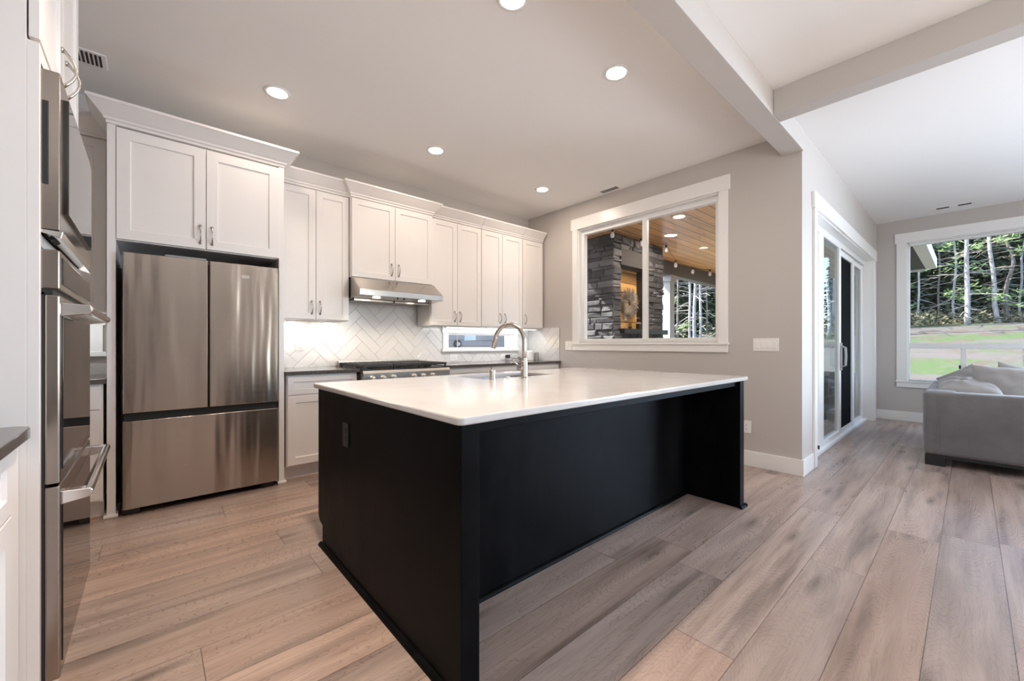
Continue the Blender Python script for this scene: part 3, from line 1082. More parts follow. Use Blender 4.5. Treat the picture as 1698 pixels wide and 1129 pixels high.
MB().box(-0.224, -0.212, AY0 + .05, AY0 + .13, 1.4505, 1.458).build('vent_slot', M['dark'], mw)

ov = thing('wall_oven', 'stainless double wall oven with bar handles in the left tower', 'oven', (-0.4, 2.15, .12))
MB().box(-0.80, -0.245, AY0 + .02, AY1 - .02, .13, 1.412).build('body', M['dark'], ov)
cp = MB().box(-0.237, AX, AY0, AY1, 1.300, 1.414).build('control_panel', M['ovensteel'], ov, 0.004)
MB().box(AX - .004, AX + .003, AY0 + .035, AY1 - .035, 1.318, 1.398).build('display', M['blackglass'], cp, 0.002)


def oven_door(z0, z1, hz):
    d = MB().box(-0.228, AX, AY0 + .003, AY1 - .003, z0, z1).build('oven_door', M['ovensteel'], ov, 0.005)
    MB().box(AX - .004, AX + .0025, AY0 + .035, AY1 - .035, z0 + .035, z1 - .055).build('window', M['blackglass'], d, 0.001)
    h = MB()
    hx = AX + .052
    h.tube([(hx, AY0 + .03, hz), (hx, AY1 - .03, hz)], .0135, 14)
    for yy in (AY0 + .045, AY1 - .045):
        h.prism([(AX - .002, hz - .024), (AX - .002, hz + .016), (hx + .008, hz + .012), (hx + .012, hz - .006), (hx + .004, hz - .014)], 'y', yy - .018, yy + .018)
    h.build('handle', M['chrome'], d, 0.002)
    return d


oven_door(.735, 1.284, 1.248)
oven_door(.165, .728, .690)
MB().box(-0.236, -0.212, AY0 + .004, AY1 - .004, 1.284, 1.300).build('gap_trim', M['dark'], ov)
MB().box(-0.2445, -0.228, AY0 + .004, AY1 - .004, .13, 1.29).build('door_gasket', M['dark'], ov)

# --- base cabinet and worktop along the left wall, this side of the tower
lb = thing('base_cabinet', 'white base cabinet along the left wall beside the oven tower', 'cabinet', (-0.56, 1.3, 0))
MB().box(XL + .005, -0.292, 0.55, TY0 - .002, .115, .882).build('body', M['cab'], lb)
MB().box(XL + .005, -0.345, 0.55, TY0 - .002, 0, .115).build('toe_kick', M['cab'], lb)
MB().box(-0.292, -0.272, 1.66, TY0 - .002, .115, .882).build('filler', M['cab'], lb, 0.001)
for a, b in ((1.15, 1.655), (0.56, 1.145)):
    MB().shaker(a, b, .70, .872, -0.270, '+x', rail=.045).build('drawer_front', M['cab'], lb)
    MB().shaker(a, b, .128, .694, -0.270, '+x').build('door', M['cab'], lb)
m = MB()
pts = [(XL + .005, 0.55), (-.245, 0.55)] + [(-.245 - .04 + .04 * math.cos(a), 1.70 + .04 * math.sin(a)) for a in (0, .4, .8, 1.2, 1.57)] + [(XL + .005, 1.74)]
m.prism(pts, 'z', .884, .915)
tag(m.build('worktop', M['darkcounter'], bevel=.003, origin=(-.55, 1.15, .884)), 'dark stone worktop with rounded corner at the left edge beside oven tower', 'worktop')

# ------------------------------------------------------------------ island
IX0, IX1, IY0, IY1 = 0.730, 3.135, 1.062, 2.520
il = thing('kitchen_island', 'black painted kitchen island with open knee space and panelled ends', 'kitchen island', (1.93, 1.8, 0))
PT = 0.072
for xa, xb in ((IX0, IX0 + PT), (IX1 - PT, IX1)):
    m = MB()
    m.prism([(IY0, 0), (2.445, 0), (2.445, .11), (IY1 - .02, .125), (IY1, .15), (IY1, .887), (IY0, .887)], 'x', xa, xb)
    m.build('end_panel', M['island'], il, 0.003)
MB().box(IX0 + PT, IX1 - PT, 1.452, 1.475, 0, .887).build('back_panel', M['island'], il)
MB().box(IX0 + PT, IX1 - PT, 1.088, 1.110, .848, .887).build('apron_rail', M['island'], il, 0.002)
MB().box(IX0 + PT, IX1 - PT, 1.475, IY1 - .02, .11, .64).build('body', M['island'], il)
MB().box(IX0 + PT, IX1 - PT, 1.475, 2.445, 0, .11).build('toe_kick', M['island'], il)
for k in range(4):
    a = IX0 + PT + .004 + k * .565
    MB().shaker(a, a + .557, .13, .70, IY1, '+y').build('door', M['island'], il)
    MB().shaker(a, a + .557, .706, .872, IY1, '+y', rail=.04).build('drawer_front', M['island'], il)


def qround(a, b, face, axis, sign, r=.019):
    """quarter-round shoe moulding along a panel"""
    prof = [(face, 0), (face + sign * r, 0)] + [(face + sign * r * math.cos(t), r * math.sin(t)) for t in (.3, .6, .9, 1.2)] + [(face, r)]
    return MB().prism(prof, axis, a, b)


# the profile spans (x,z) along y, or (y,z) along x
qround(IY0 - .019, 2.46, IX0, 'y', -1).build('shoe_moulding', M['island'], il, smooth=False)
qround(IY0 - .019, 2.46, IX1, 'y', 1).build('shoe_moulding', M['island'], il)
qround(IX0 + PT, IX1 - PT, 1.452, 'x', -1).build('shoe_moulding', M['island'], il)
qround(IX0 - .019, IX0 + PT, IY0, 'x', -1).build('shoe_moulding', M['island'], il)
qround(IX1 - PT - .012, IX1 + .019, IY0, 'x', -1).build('shoe_moulding', M['island'], il)

# worktop with the sink cut out
SX0, SX1, SY0, SY1 = 1.612, 2.300, 2.095, 2.450
bm = bmesh.new()
outer = rrect(0.708, 3.162, 1.040, 2.550, .022)
inner = rrect(SX0, SX1, SY0, SY1, .018)
n = len(outer)
loops = []
for z in (.9145, .8875):
    loops.append(([bm.verts.new((x, y, z)) for x, y in outer], [bm.verts.new((x, y, z)) for x, y in inner]))
(to, ti), (bo, bi) = loops
for k in range(n):
    q = (k + 1) % n
    bm.faces.new((to[k], to[q], ti[q], ti[k]))
    bm.faces.new((bo[k], bi[k], bi[q], bo[q]))
    bm.faces.new((to[k], bo[k], bo[q], to[q]))
    bm.faces.new((ti[k], ti[q], bi[q], bi[k]))
m = MB()
m.bm.free()
m.bm = bm
tag(m.build('island_worktop', M['quartz'], bevel=.007, seg=3, origin=(1.93, 1.8, .8875)), 'white quartz worktop with rounded corners on black island', 'worktop')

# sink basin hung under the cut-out
m = MB()
t_ = .0015
o_ = rrect(SX0 - .004, SX1 + .004, SY0 - .004, SY1 + .004, .02)
bm = m.bm
L = [[bm.verts.new((x, y, z)) for x, y in pts] for pts, z in ((rrect(SX0 - .02, SX1 + .02, SY0 - .02, SY1 + .02, .03), .887), (o_, .887), (rrect(SX0 - .002, SX1 + .002, SY0 - .002, SY1 + .002, .02), .70), (rrect(SX0 + .02, SX1 - .02, SY0 + .02, SY1 - .02, .02), .682))]
for a, b in zip(L, L[1:]):
    for k in range(n):
        bm.faces.new((a[k], a[(k + 1) % n], b[(k + 1) % n], b[k]))
bm.faces.new(L[-1])
sk = tag(m.build('sink', M['sink'], origin=(1.95, 2.27, .68)), 'undermount stainless sink set in the white island worktop', 'sink')
MB().lathe([(.045, 0), (.045, .004), (.032, .005), (.03, .002)], (1.95, 2.30, .682), 20).build('drain', M['chrome'], sk)

# faucet
fx, fy = 1.872, 1.985
fa = thing('faucet', 'tall brushed nickel gooseneck faucet behind the island sink', 'faucet', (fx, fy, .9145))
MB().lathe([(.030, 0), (.030, .006), (.0235, .010), (.0235, .110), (.0205, .114), (.0205, .135), (.016, .138)], (fx, fy, .9145), 24).build('body', M['nickel'], fa, smooth=False)
dirv = Vector((-.34, .94, 0)).normalized()
R_ = .112
pts = [Vector((fx, fy, 1.04)), Vector((fx, fy, 1.10)), Vector((fx, fy, 1.165))]
for k in range(1, 15):
    a = PI - (PI * .94) * k / 14
    pts.append(Vector((fx, fy, 1.165)) + dirv * (R_ + R_ * math.cos(a)) + Vector((0, 0, R_ * math.sin(a))))
MB().tube(pts, .0145, 16).build('spout', M['nickel'], fa, smooth=True)
e, e0 = pts[-1], pts[-2]
dd = (e - e0).normalized()
MB().tube([e - dd * .01, e, e + dd * .045, e + dd * .075], [.016, .018, .0185, .0165], 16).build('spray_head', M['nickel'], fa, smooth=False)
hv = Vector((-.85, -.2, 0)).normalized()
hb = Vector((fx, fy, .985))
MB().tube([hb + hv * .015, hb + hv * .055], .0155, 14).tube([hb + hv * .05, hb + hv * .064], .019, 14).build('valve', M['nickel'], fa)
MB().tube([hb + hv * .055 + Vector((0, 0, .012)), hb + hv * .085 + Vector((0, .01, .032)), hb + hv * .115 + Vector((0, .02, .052))], [.007, .006, .0075], 10).build('lever', M['nickel'], fa, smooth=True)

ag = MB().lathe([(.023, 0), (.023, .005), (.0195, .008), (.0195, .060), (.017, .064)], (1.640, 2.035, .9145), 24)
tag(ag.build('air_gap', M['nickel'], origin=(1.640, 2.035, .9145), bevel=.001), 'short nickel air gap cylinder left of the faucet', 'air gap')
ab = MB().lathe([(.022, 0), (.022, .004), (.016, .006), (.014, .012)], (1.765, 2.025, .9145), 24)
tag(ab.build('disposal_button', M['chrome'], origin=(1.765, 2.025, .9145)), 'flat round chrome button between faucet and air gap', 'button')


# ------------------------------------------------------------------ plates, switches, outlets
def wall_plate(name, label, cat, center, normal, w, h, kind, mat='plate', group=None):
    """cover plate with its devices; kind = list of (offset along, 'rocker'|'duplex'), horizontal plates use 'hduplex'"""
    c = Vector(center)
    nrm = Vector({'-y': (0, -1, 0), '-x': (-1, 0, 0)}[normal])
    al = Vector((1, 0, 0)) if normal == '-y' else Vector((0, -1, 0))
    o = thing(name, label, cat, center, group)

    def slab(m, u, v, su, sv, d0, d1):
        p = c + al * u + Vector((0, 0, v))
        a = p - al * su / 2 - Vector((0, 0, sv / 2)) + nrm * d0
        b = p + al * su / 2 + Vector((0, 0, sv / 2)) + nrm * d1
        m.box(a.x, b.x, a.y, b.y, a.z, b.z)
        return m
    slab(MB(), 0, 0, w, h, 0, .006).build('cover_plate', M[mat], o, 0.002)
    dark = M['dark'] if mat == 'plate' else M['blackplastic']
    for u, k in kind:
        if k == 'rocker':
            slab(MB(), u, 0, .033, .066, .004, .009).build('rocker', M[mat], o, 0.002)
        elif k == 'hduplex':
            for s in (-.02, .02):
                rc = slab(MB(), u + s, 0, .03, .027, .004, .008).build('receptacle', M[mat], o, 0.002)
                mm = MB()
                slab(mm, u + s, .005, .007, .0025, .006, .0085)
                slab(mm, u + s, -.005, .007, .0025, .006, .0085)
                mm.build('slots', dark, rc)
        else:
            for s in (-.02, .02):
                rc = slab(MB(), u, s, .027, .03, .004, .008).build('receptacle', M[mat], o, 0.002)
                mm = MB()
                slab(mm, u - .005, s + .004, .0025, .008, .006, .0085)
                slab(mm, u + .005, s + .004, .0025, .008, .006, .0085)
                slab(mm, u, s - .007, .005, .004, .006, .0085)
                mm.build('slots', dark, rc)
    return o


ysp = YB - .0095
wall_plate('wall_switch', 'white vertical switch plate on the tile between fridge and range', 'switch', (1.095, ysp, 1.137), '-y', .075, .118, [(0, 'rocker')])
wall_plate('wall_outlet', 'white horizontal outlet below the slot window, nearer the range', 'outlet', (2.888, ysp, .968), '-y', .118, .075, [(0, 'hduplex')])
ot = wall_plate('wall_outlet', 'white horizontal outlet with a dark plug below the slot window', 'outlet', (3.730, ysp, .972), '-y', .118, .075, [(0, 'hduplex')])
m = MB().box(3.748, 3.812, ysp - .045, ysp - .0085, .945, .995)
tag(m.build('power_plug', M['blackplastic'], bevel=.004, origin=(3.78, ysp - .02, .945)), 'dark square power adapter plugged in below the slot window', 'plug')
random.seed(5)
pts = [(3.80, ysp - .045, .955)]
for k in range(26):
    a = k * .9
    pts.append((3.90 + .055 * math.cos(a) + k * .003, 4.22 + .05 * math.sin(a * 1.1), .921 + .045 * abs(math.sin(k * .55)) * (k % 4 != 0)))
tag(MB().tube(pts, .0035, 6).build('charging_cable', M['blackplastic'], smooth=True, origin=(3.9, 4.22, .916)), 'loose black cord bunched on the worktop behind the faucet', 'cable')
m = MB().lathe([(.045, 0), (.048, .004), (.048, .125), (.042, .135), (.015, .138)], (4.02, 4.15, .9155), 24)
cn = tag(m.build('canister', M['plate'], origin=(4.02, 4.15, .9155), bevel=.001), 'small white canister on the dark worktop in the corner', 'canister')
m = MB().lathe([(.032, 0), (.034, .004), (.034, .105), (.028, .115), (.02, .117)], (4.125, 4.12, .9155), 20)
tag(m.build('canister', M['grey'], origin=(4.125, 4.12, .9155)), 'small dark grey canister beside the white one in the corner', 'canister')

wall_plate('light_switch', 'white four-gang switch plate between kitchen window and wall corner', 'switch', (XW, 1.245, 1.137), '-x', .208, .118, [(-.069, 'rocker'), (-.023, 'rocker'), (.023, 'rocker'), (.069, 'rocker')])
wall_plate('light_switch', 'white two-gang switch plate at the left foot of the kitchen window', 'switch', (XW, 3.595, 1.125), '-x', .118, .118, [(-.023, 'rocker'), (.023, 'rocker')])
wall_plate('wall_outlet', 'white outlet low on the window wall beside the island', 'outlet', (XW, 1.405, .362), '-x', .075, .118, [(0, 'duplex')])
wall_plate('island_outlet', 'black outlet on the painted end of the island', 'outlet', (IX0, 2.066, .690), '-x', .075, .118, [(0, 'duplex')], mat='blackplastic')


# ------------------------------------------------------------------ ceiling fittings
def downlight(label, x, y, z=ZC, power=5, dim=False, group='recessed kitchen ceiling lights', spread=180):
    o = thing('recessed_light', label, 'ceiling light', (x, y, z), group)
    MB().lathe([(.062, -.002), (.070, -.006), (.088, -.004), (.090, 0)], (x, y, z), 32).build('trim_ring', M['trim'], o, smooth=True)
    MB().lathe([(.064, -.0055), (.060, -.008)], (x, y, z), 32).build('lens', M['lensdim'] if dim else M['lens'], o)
    if power:
        lamp('recessed_lamp', 'AREA', (x, y, z - .012), power, (1.0, .81, .66), (0, 0, -1), shape='DISK', size=.15, spread=math.radians(spread))
    return o


downlight('recessed ceiling light in front of the fridge cabinet', 0.70, 3.40, power=3)
downlight('recessed ceiling light in front of the range hood', 2.045, 3.405)
downlight('recessed ceiling light near the corner of cabinets and window wall', 3.515, 3.41, power=6.5)
downlight('recessed ceiling light over the island end nearest the window', 2.385, 1.61, power=6)
downlight('recessed ceiling light cut by the top edge of the photo', 1.455, 1.635, power=6)
downlight('added unseen ceiling light brightening the aisle between ovens and island', 0.60, 1.635, power=15, spread=105)  # extra lamp above the view, put in to brighten the aisle floor


def ceiling_vent(label, x0, x1, y0, y1, slots_along_y, n, dark_from=0.0):
    o = thing('ceiling_vent', label, 'vent', ((x0 + x1) / 2, (y0 + y1) / 2, ZC))
    MB().box(x0, x1, y0, y1, ZC - .006, ZC).build('frame', M['ceiling'], o, 0.002)
    m = MB()
    for k in range(n):
        t = (k + .5) / n
        if t < dark_from:
            continue
        if slots_along_y:
            xx = x0 + .02 + (x1 - x0 - .04) * t
            w = (x1 - x0 - .04) / n * .28
            m.box(xx - w, xx + w, y0 + .022, y1 - .022, ZC - .0075, ZC - .004)
        else:
            yy = y0 + .02 + (y1 - y0 - .04) * t
            w = (y1 - y0 - .04) / n * .30
            m.box(x0 + .022, x1 - .022, yy - w, yy + w, ZC - .0075, ZC - .004)
    m.build('slots', M['dark'], o)
    return o


ceiling_vent('white ceiling vent with dark slots above the oven tower', -0.56, -0.215, 3.70, 3.885, True, 15)
ceiling_vent('small ceiling vent above the kitchen window', 4.06, 4.175, 2.74, 3.01, False, 9)
ceiling_vent('slim ceiling vent in the living room by the picture window', 8.00, 8.11, -0.07, 0.37, False, 2)

# under-cabinet lights (fixed below the upper cabinet left of the hood)
for x, lab in ((1.00, 'small round light under the cabinet nearest the fridge'), (1.33, 'small round light under the cabinet nearest the hood')):
    o = thing('under_cabinet_light', lab, 'light', (x, 4.27, 1.368), 'under-cabinet lights')
    MB().lathe([(.045, -.014), (.048, 0)], (x, 4.27, 1.368), 24).build('housing', M['trim'], o)
    MB().lathe([(.036, -.017), (.038, -.0135)], (x, 4.27, 1.368), 24).build('lens', M['lens'], o)
    lamp('under_cabinet_lamp', 'AREA', (x, 4.27, 1.345), 0.55, (1, .88, .76), (0, .5, -1), shape='DISK', size=.07)

for x0_, x1_, lab in ((-0.60, -0.26, 'short strip light under the cabinet between oven tower and fridge'), (2.60, 3.06, 'slim strip light under the cabinet just right of the hood'), (3.20, 4.10, 'long strip light under the cabinets near the window wall')):
    o = thing('under_cabinet_light', lab, 'light', ((x0_ + x1_) / 2, 4.10, 1.352), 'under-cabinet lights')
    MB().box(x0_, x1_, 4.085, 4.115, 1.343, 1.3545).build('housing', M['trim'], o)
    MB().box(x0_ + .02, x1_ - .02, 4.09, 4.11, 1.341, 1.3435).build('lens', M['lens'], o)
    lamp('under_cabinet_lamp', 'AREA', ((x0_ + x1_) / 2, 4.10, 1.338), 1.6 * (x1_ - x0_), (.90, .96, 1), (0, .65, -1), shape='RECTANGLE', size=x1_ - x0_, size_y=.02)

# ------------------------------------------------------------------ sofa and cushions
so = thing('sofa', 'grey upholstered sofa on black plinth feet by the picture window', 'sofa', (6.5, -0.3, 0))
SXA, SXB, SYA, SYB = 5.50, 7.50, 0.305, -0.82


def soft_box(x0, x1, y0, y1, z0, z1, r=.04, sag=0.0, seg=4):
    m = MB().box(x0, x1, y0, y1, z0, z1)
    bmesh.ops.bevel(m.bm, geom=m.bm.edges[:], offset=r, segments=seg, profile=.5, affect='EDGES')
    return m


ar = soft_box(SXA, SXA + .22, SYB, SYA, .105, .692, .035)
for v in ar.bm.verts:
    if v.co.x < SXA + .1:
        v.co.x += .012 * math.sin(v.co.y * 9) * math.sin(v.co.z * 6) * .6
    if v.co.y > .1:
        v.co.y -= .018 * math.sin((v.co.z - .1) / .59 * PI)
ar.build('arm', M['sofa'], so, smooth=True)
soft_box(SXB - .22, SXB, SYB, SYA - .2, .105, .692, .035).build('arm', M['sofa'], so, smooth=True)
bk = soft_box(SXA + .02, SXB, SYA - .23, SYA, .105, .70, .04)
bk.build('backrest', M['sofa'], so, smooth=True)
soft_box(SXA + .2, SXB - .2, SYB, SYA - .2, .105, .32, .02).build('seat_base', M['sofa'], so, smooth=True)
for a, b in ((SXA + .23, 6.49), (6.51, SXB - .23)):
    soft_box(a, b, SYB - .01, SYA - .22, .315, .49, .05).build('seat_cushion', M['pillow'], so, smooth=True)
MB().box(SXA + .03, SXB - .03, SYB + .03, SYA - .03, .075, .107).build('plinth', M['darkwood'], so)
for xx in (SXA + .02, SXB - .14):
    for yy in (SYA - .15, SYB + .02):
        MB().prism([(xx, .10), (xx + .12, .10), (xx + .12, .03), (xx + .10, 0), (xx, 0)], 'y', yy, yy + .135).build('foot', M['darkwood'], so, 0.004)
# stitched corner seam
MB().tube([(SXA - .004, SYA - .105, .12), (SXA - .005, SYA - .10, .40), (SXA - .004, SYA - .10, .66)], .003, 6).build('piping', M['sofa'], so)


def pillow(label, c, size, thick, xdir, ydir, wr=1.0, mat='pillow'):
    """plump square cushion with pinched corners and soft creases"""
    n = 18
    m = MB()
    top, bot = {}, {}
    sd = random.Random(label)
    ox = sd.uniform(0, 50)
    for i in range(n + 1):
        for k in range(n + 1):
            u, v = i / n * 2 - 1, k / n * 2 - 1
            e = (1 - abs(u) ** 2.6) * (1 - abs(v) ** 2.6)
            h = thick / 2 * max(0, e) ** .55
            pu = u * (1 - .07 * (1 - v * v) * abs(u))
            pv = v * (1 - .07 * (1 - u * u) * abs(v))
            cr = noise.noise(Vector((u * 2.4 + ox, v * 2.4, 0))) * .16 * thick * e + .05 * thick * e * math.sin(7 * math.atan2(v, u) + ox) * (u * u + v * v)
            x, y = pu * size[0] / 2, pv * size[1] / 2
            top[i, k] = m.bm.verts.new((x, y, h + cr * wr))
            edge = i in (0, n) or k in (0, n)
            bot[i, k] = top[i, k] if edge else m.bm.verts.new((x, y, -h + cr * .5))
    for i in range(n):
        for k in range(n):
            m.bm.faces.new((top[i, k], top[i + 1, k], top[i + 1, k + 1], top[i, k + 1]))
            m.bm.faces.new((bot[i, k], bot[i, k + 1], bot[i + 1, k + 1], bot[i + 1, k]))
    o = m.build('cushion', M[mat], smooth=True)
    s = o.modifiers.new('soft', 'SUBSURF')
    s.levels = s.render_levels = 1
    o.location = c
    X_ = Vector(xdir).normalized()
    Z_ = X_.cross(Vector(ydir)).normalized()
    Y_ = Z_.cross(X_)
    o.rotation_euler = Matrix((X_, Y_, Z_)).transposed().to_euler()
    tag(o, label, 'cushion', 'loose cushions on the sofa')
    return o


R = math.radians
pillow('plump pale cushion at the sofa back, nearest the window frame', (6.45, .02, .645), (.52, .50), .27, (0, -1, 0), (1, 0, .28))
pillow('low wrinkled cushion just behind the near sofa arm', (5.97, .01, .665), (.47, .44), .25, (.05, -1, -.05), (1, 0, .12))
pillow('small cushion corner poking up between the larger cushions', (6.78, .03, .71), (.36, .36), .13, (.2, -.8, .5), (.4, .5, .8))
pillow('large pale cushion tilted against the near sofa arm', (6.10, -.225, .745), (.47, .42), .20, (.15, -1, -.10), (.55, .05, .85))
pillow('cushion leaning at the right, half cut by the photo edge', (6.42, -.38, .70), (.50, .48), .17, (.35, -1, -.30), (.45, -.05, .9))

# ------------------------------------------------------------------ patio outside the kitchen window
struct('ground', MB().box(XW + T, 8.6, YD + T, 7.5, -0.14, -0.02), M['concrete'], 'grey concrete patio slab outside the sliding door', 'patio')
pc_ = struct('patio_ceiling', MB().box(XW + T, 12.0, YD + T, 4.25, 2.70, 2.76), M['pine'], 'knotty pine plank ceiling over the patio', 'ceiling')
struct('patio_roof', MB().box(XW + T, 12.0, YD + T, 4.35, 2.98, 3.12), M['soffit'], 'dark patio roof above the pine ceiling', 'roof')
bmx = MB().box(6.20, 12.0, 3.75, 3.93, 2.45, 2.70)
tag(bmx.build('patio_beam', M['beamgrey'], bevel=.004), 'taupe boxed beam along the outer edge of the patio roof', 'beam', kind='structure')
for px, lab in ((7.40, 'white square post with capital under the patio beam beside the fireplace'), (11.85, 'white square post under the far end of the patio beam')):
    po = thing('patio_post', lab, 'post', (px, 3.84, 0))
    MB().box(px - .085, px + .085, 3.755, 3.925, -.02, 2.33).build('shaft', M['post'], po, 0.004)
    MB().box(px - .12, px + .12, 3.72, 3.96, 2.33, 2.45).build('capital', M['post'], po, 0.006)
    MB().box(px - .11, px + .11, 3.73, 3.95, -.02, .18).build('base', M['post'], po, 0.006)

# stone fireplace
fp = thing('outdoor_fireplace', 'dark ledge stone outdoor fireplace with a pine-lined niche', 'fireplace', (5.51, 3.8, -.02))
FX0, FX1, FY0, FY1 = 4.845, 6.175, 3.325, 4.45
NX0, NX1, NZ0, NZ1 = 5.015, 5.735, 1.365, 2.275
m = MB()
m.box(FX0, FX1, 3.55, FY1, -.02, 2.695)
m.box(FX0, NX0, FY0, 3.55, -.02, 2.695)
m.box(NX1, FX1, FY0, 3.55, -.02, 2.695)
m.box(NX0, NX1, FY0, 3.55, -.02, NZ0)
m.box(NX0, NX1, FY0, 3.55, NZ1, 2.695)
m.build('core', M['dark'], fp)
rs = random.Random(11)


def stones(m, u0, u1, v0, v1, put):
    v = v0
    while v < v1 - .01:
        h = min(rs.choice((.04, .05, .065, .08, .10)), v1 - v)
        if v1 - (v + h) < .04:
            h = v1 - v
        u = u0
        while u < u1 - .01:
            w = rs.uniform(.10, .32)
            if u1 - (u + w) < .07:
                w = u1 - u
            d = rs.uniform(.012, .045)
            g = .004
            a = [(u + g, v + g), (u + w - g, v + g), (u + w - g, v + h - g), (u + g, v + h - g)]
            q = []
            for (pu, pv) in a:
                q.append((pu + rs.uniform(-.006, .006), pv + rs.uniform(-.005, .005), d + rs.uniform(-.012, .012)))
            cu, cv = u + w / 2, v + h / 2
            base = [m.bm.verts.new(put(pu, pv, 0)) for pu, pv in a]
            rim = [m.bm.verts.new(put(pu, pv, pd * .75)) for pu, pv, pd in q]
            top = [m.bm.verts.new(put(cu + (pu - cu) * .86, cv + (pv - cv) * .80, pd)) for pu, pv, pd in q]
            for A, B in ((base, rim), (rim, top)):
                for k in range(4):
                    m.bm.faces.new((A[k], A[(k + 1) % 4], B[(k + 1) % 4], B[k]))
            m.bm.faces.new(top)
            u += w
        v += h


m = MB()
stones(m, FY0 - .02, FY1, -.02, 2.695, lambda u, v, d: (FX0 - d, u, v))
stones(m, FX0 - .02, NX0, -.02, 2.695, lambda u, v, d: (u, FY0 - d, v))
stones(m, NX1, FX1 + .02, -.02, 2.695, lambda u, v, d: (u, FY0 - d, v))
stones(m, NX0, NX1, -.02, NZ0 - .05, lambda u, v, d: (u, FY0 - d, v))
stones(m, NX0, NX1, NZ1 + .24, 2.695, lambda u, v, d: (u, FY0 - d, v))
stones(m, FY0 - .02, FY1, -.02, 2.695, lambda u, v, d: (FX1 + d, u, v))
m.build('stone_cladding', M['stone'], fp)
MB().box(NX0 - .02, FX1 - .18, FY0 - .035, FY0 + .03, NZ1, NZ1 + .235).build('lintel', M['lintel'], fp, 0.004)
MB().box(NX0, NX1, 3.50, 3.55, NZ0, NZ1).build('niche_lining', M['pine'], fp)
MB().box(NX0 - .06, FX1, FY0 - .12, FY0 + .22, NZ0 - .07, NZ0).build('mantel', M['darkwood'], fp, 0.004)
# wreath of twigs
wr = MB()
rw = random.Random(4)
wc = Vector((5.455, 3.475, 1.775))
for k in range(420):
    a = rw.uniform(0, 2 * PI)
    r0 = rw.uniform(.05, .10)
    r1 = rw.uniform(.17, .245)
    a2 = a + rw.uniform(-.5, .5)
    p0 = wc + Vector((r0 * math.cos(a), rw.uniform(-.02, .015), r0 * math.sin(a)))
    p1 = wc + Vector((r1 * math.cos(a2), rw.uniform(-.07, .0), r1 * math.sin(a2)))
    wr.tube([p0, (p0 + p1) / 2 + Vector((0, -.015, 0)), p1], [.003, .0035, .002], 4)
tag(wr.build('wreath', M['wreath'], origin=wc), 'round grey twig wreath hanging in the pine niche', 'wreath')
wall_plate('wall_outlet', 'pale outlet on the pine niche wall under the wreath, left one', 'outlet', (5.22, 3.50, 1.55), '-y', .075, .118, [(0, 'duplex')])
wall_plate('wall_outlet', 'pale outlet on the pine niche wall under the wreath, right one', 'outlet', (5.43, 3.50, 1.56), '-y', .075, .118, [(0, 'duplex')])
pl = thing('potted_plant', 'tiny plant with yellow leaves on the fireplace mantel', 'plant', (5.33, 3.36, NZ0))
MB().lathe([(.022, 0), (.028, .04)], (5.33, 3.36, NZ0), 14).build('pot', M['blackplastic'], pl)
m = MB()
for k in range(40):
    a = rw.uniform(0, 2 * PI)
    p = Vector((5.33, 3.36, NZ0 + .04))
    q = p + Vector((math.cos(a) * .05, math.sin(a) * .04, rw.uniform(.01, .06)))
    s_ = Vector((-math.sin(a), math.cos(a), 0)) * .008
    m.quad(p, (p + q) / 2 + s_, q, (p + q) / 2 - s_)
m.build('leaves', M['yellow'], pl)
ln = thing('lantern', 'small dark lantern with pale top on the fireplace mantel', 'lantern', (5.60, 3.38, NZ0))
MB().box(5.57, 5.63, 3.35, 3.41, NZ0, NZ0 + .09).build('cage', M['blackplastic'], ln, 0.002)
MB().prism([(5.56, NZ0 + .09), (5.64, NZ0 + .09), (5.61, NZ0 + .115), (5.59, NZ0 + .115)], 'y', 3.35, 3.41).build('cap', M['wreath'], ln)

# string of bulbs under the patio ceiling
st = thing('string_light', 'string of clear bulbs hanging below the pine patio ceiling', 'string lights', (6.2, 3.2, 2.7))
bulbs = [(4.64, 3.195, 2.615), (5.35, 3.19, 2.612), (6.02, 3.155, 2.615), (6.56, 3.27, 2.47), (7.28, 3.31, 2.45), (7.74, 3.20, 2.45)]
pts = []
for i, b in enumerate(bulbs):
    pts.append((b[0], b[1], b[2] + .075))
    if i + 1 < len(bulbs):
        c = bulbs[i + 1]
        pts.append(((b[0] + c[0]) / 2, (b[1] + c[1]) / 2, (b[2] + c[2]) / 2 + .055))
pts = [(4.385, 3.2, 2.69)] + pts + [(8.4, 3.2, 2.66)]
MB().tube(pts, .003, 6).build('cord', M['blackplastic'], st)
for b in bulbs:
    sc_ = MB().lathe([(.014, .03), (.016, .07)], b, 12).build('socket', M['blackplastic'], st)
    MB().lathe([(.006, -.045), (.022, -.035), (.029, -.01), (.024, .015), (.014, .035)], b, 14).build('bulb', M['bulb'], sc_, smooth=True)
downlight('recessed light in the pine patio ceiling, nearer the kitchen', 4.82, 2.36, 2.70, 12, True, 'recessed patio ceiling lights')
downlight('recessed light in the pine patio ceiling, nearer the beam', 5.57, 2.83, 2.70, 12, True, 'recessed patio ceiling lights')

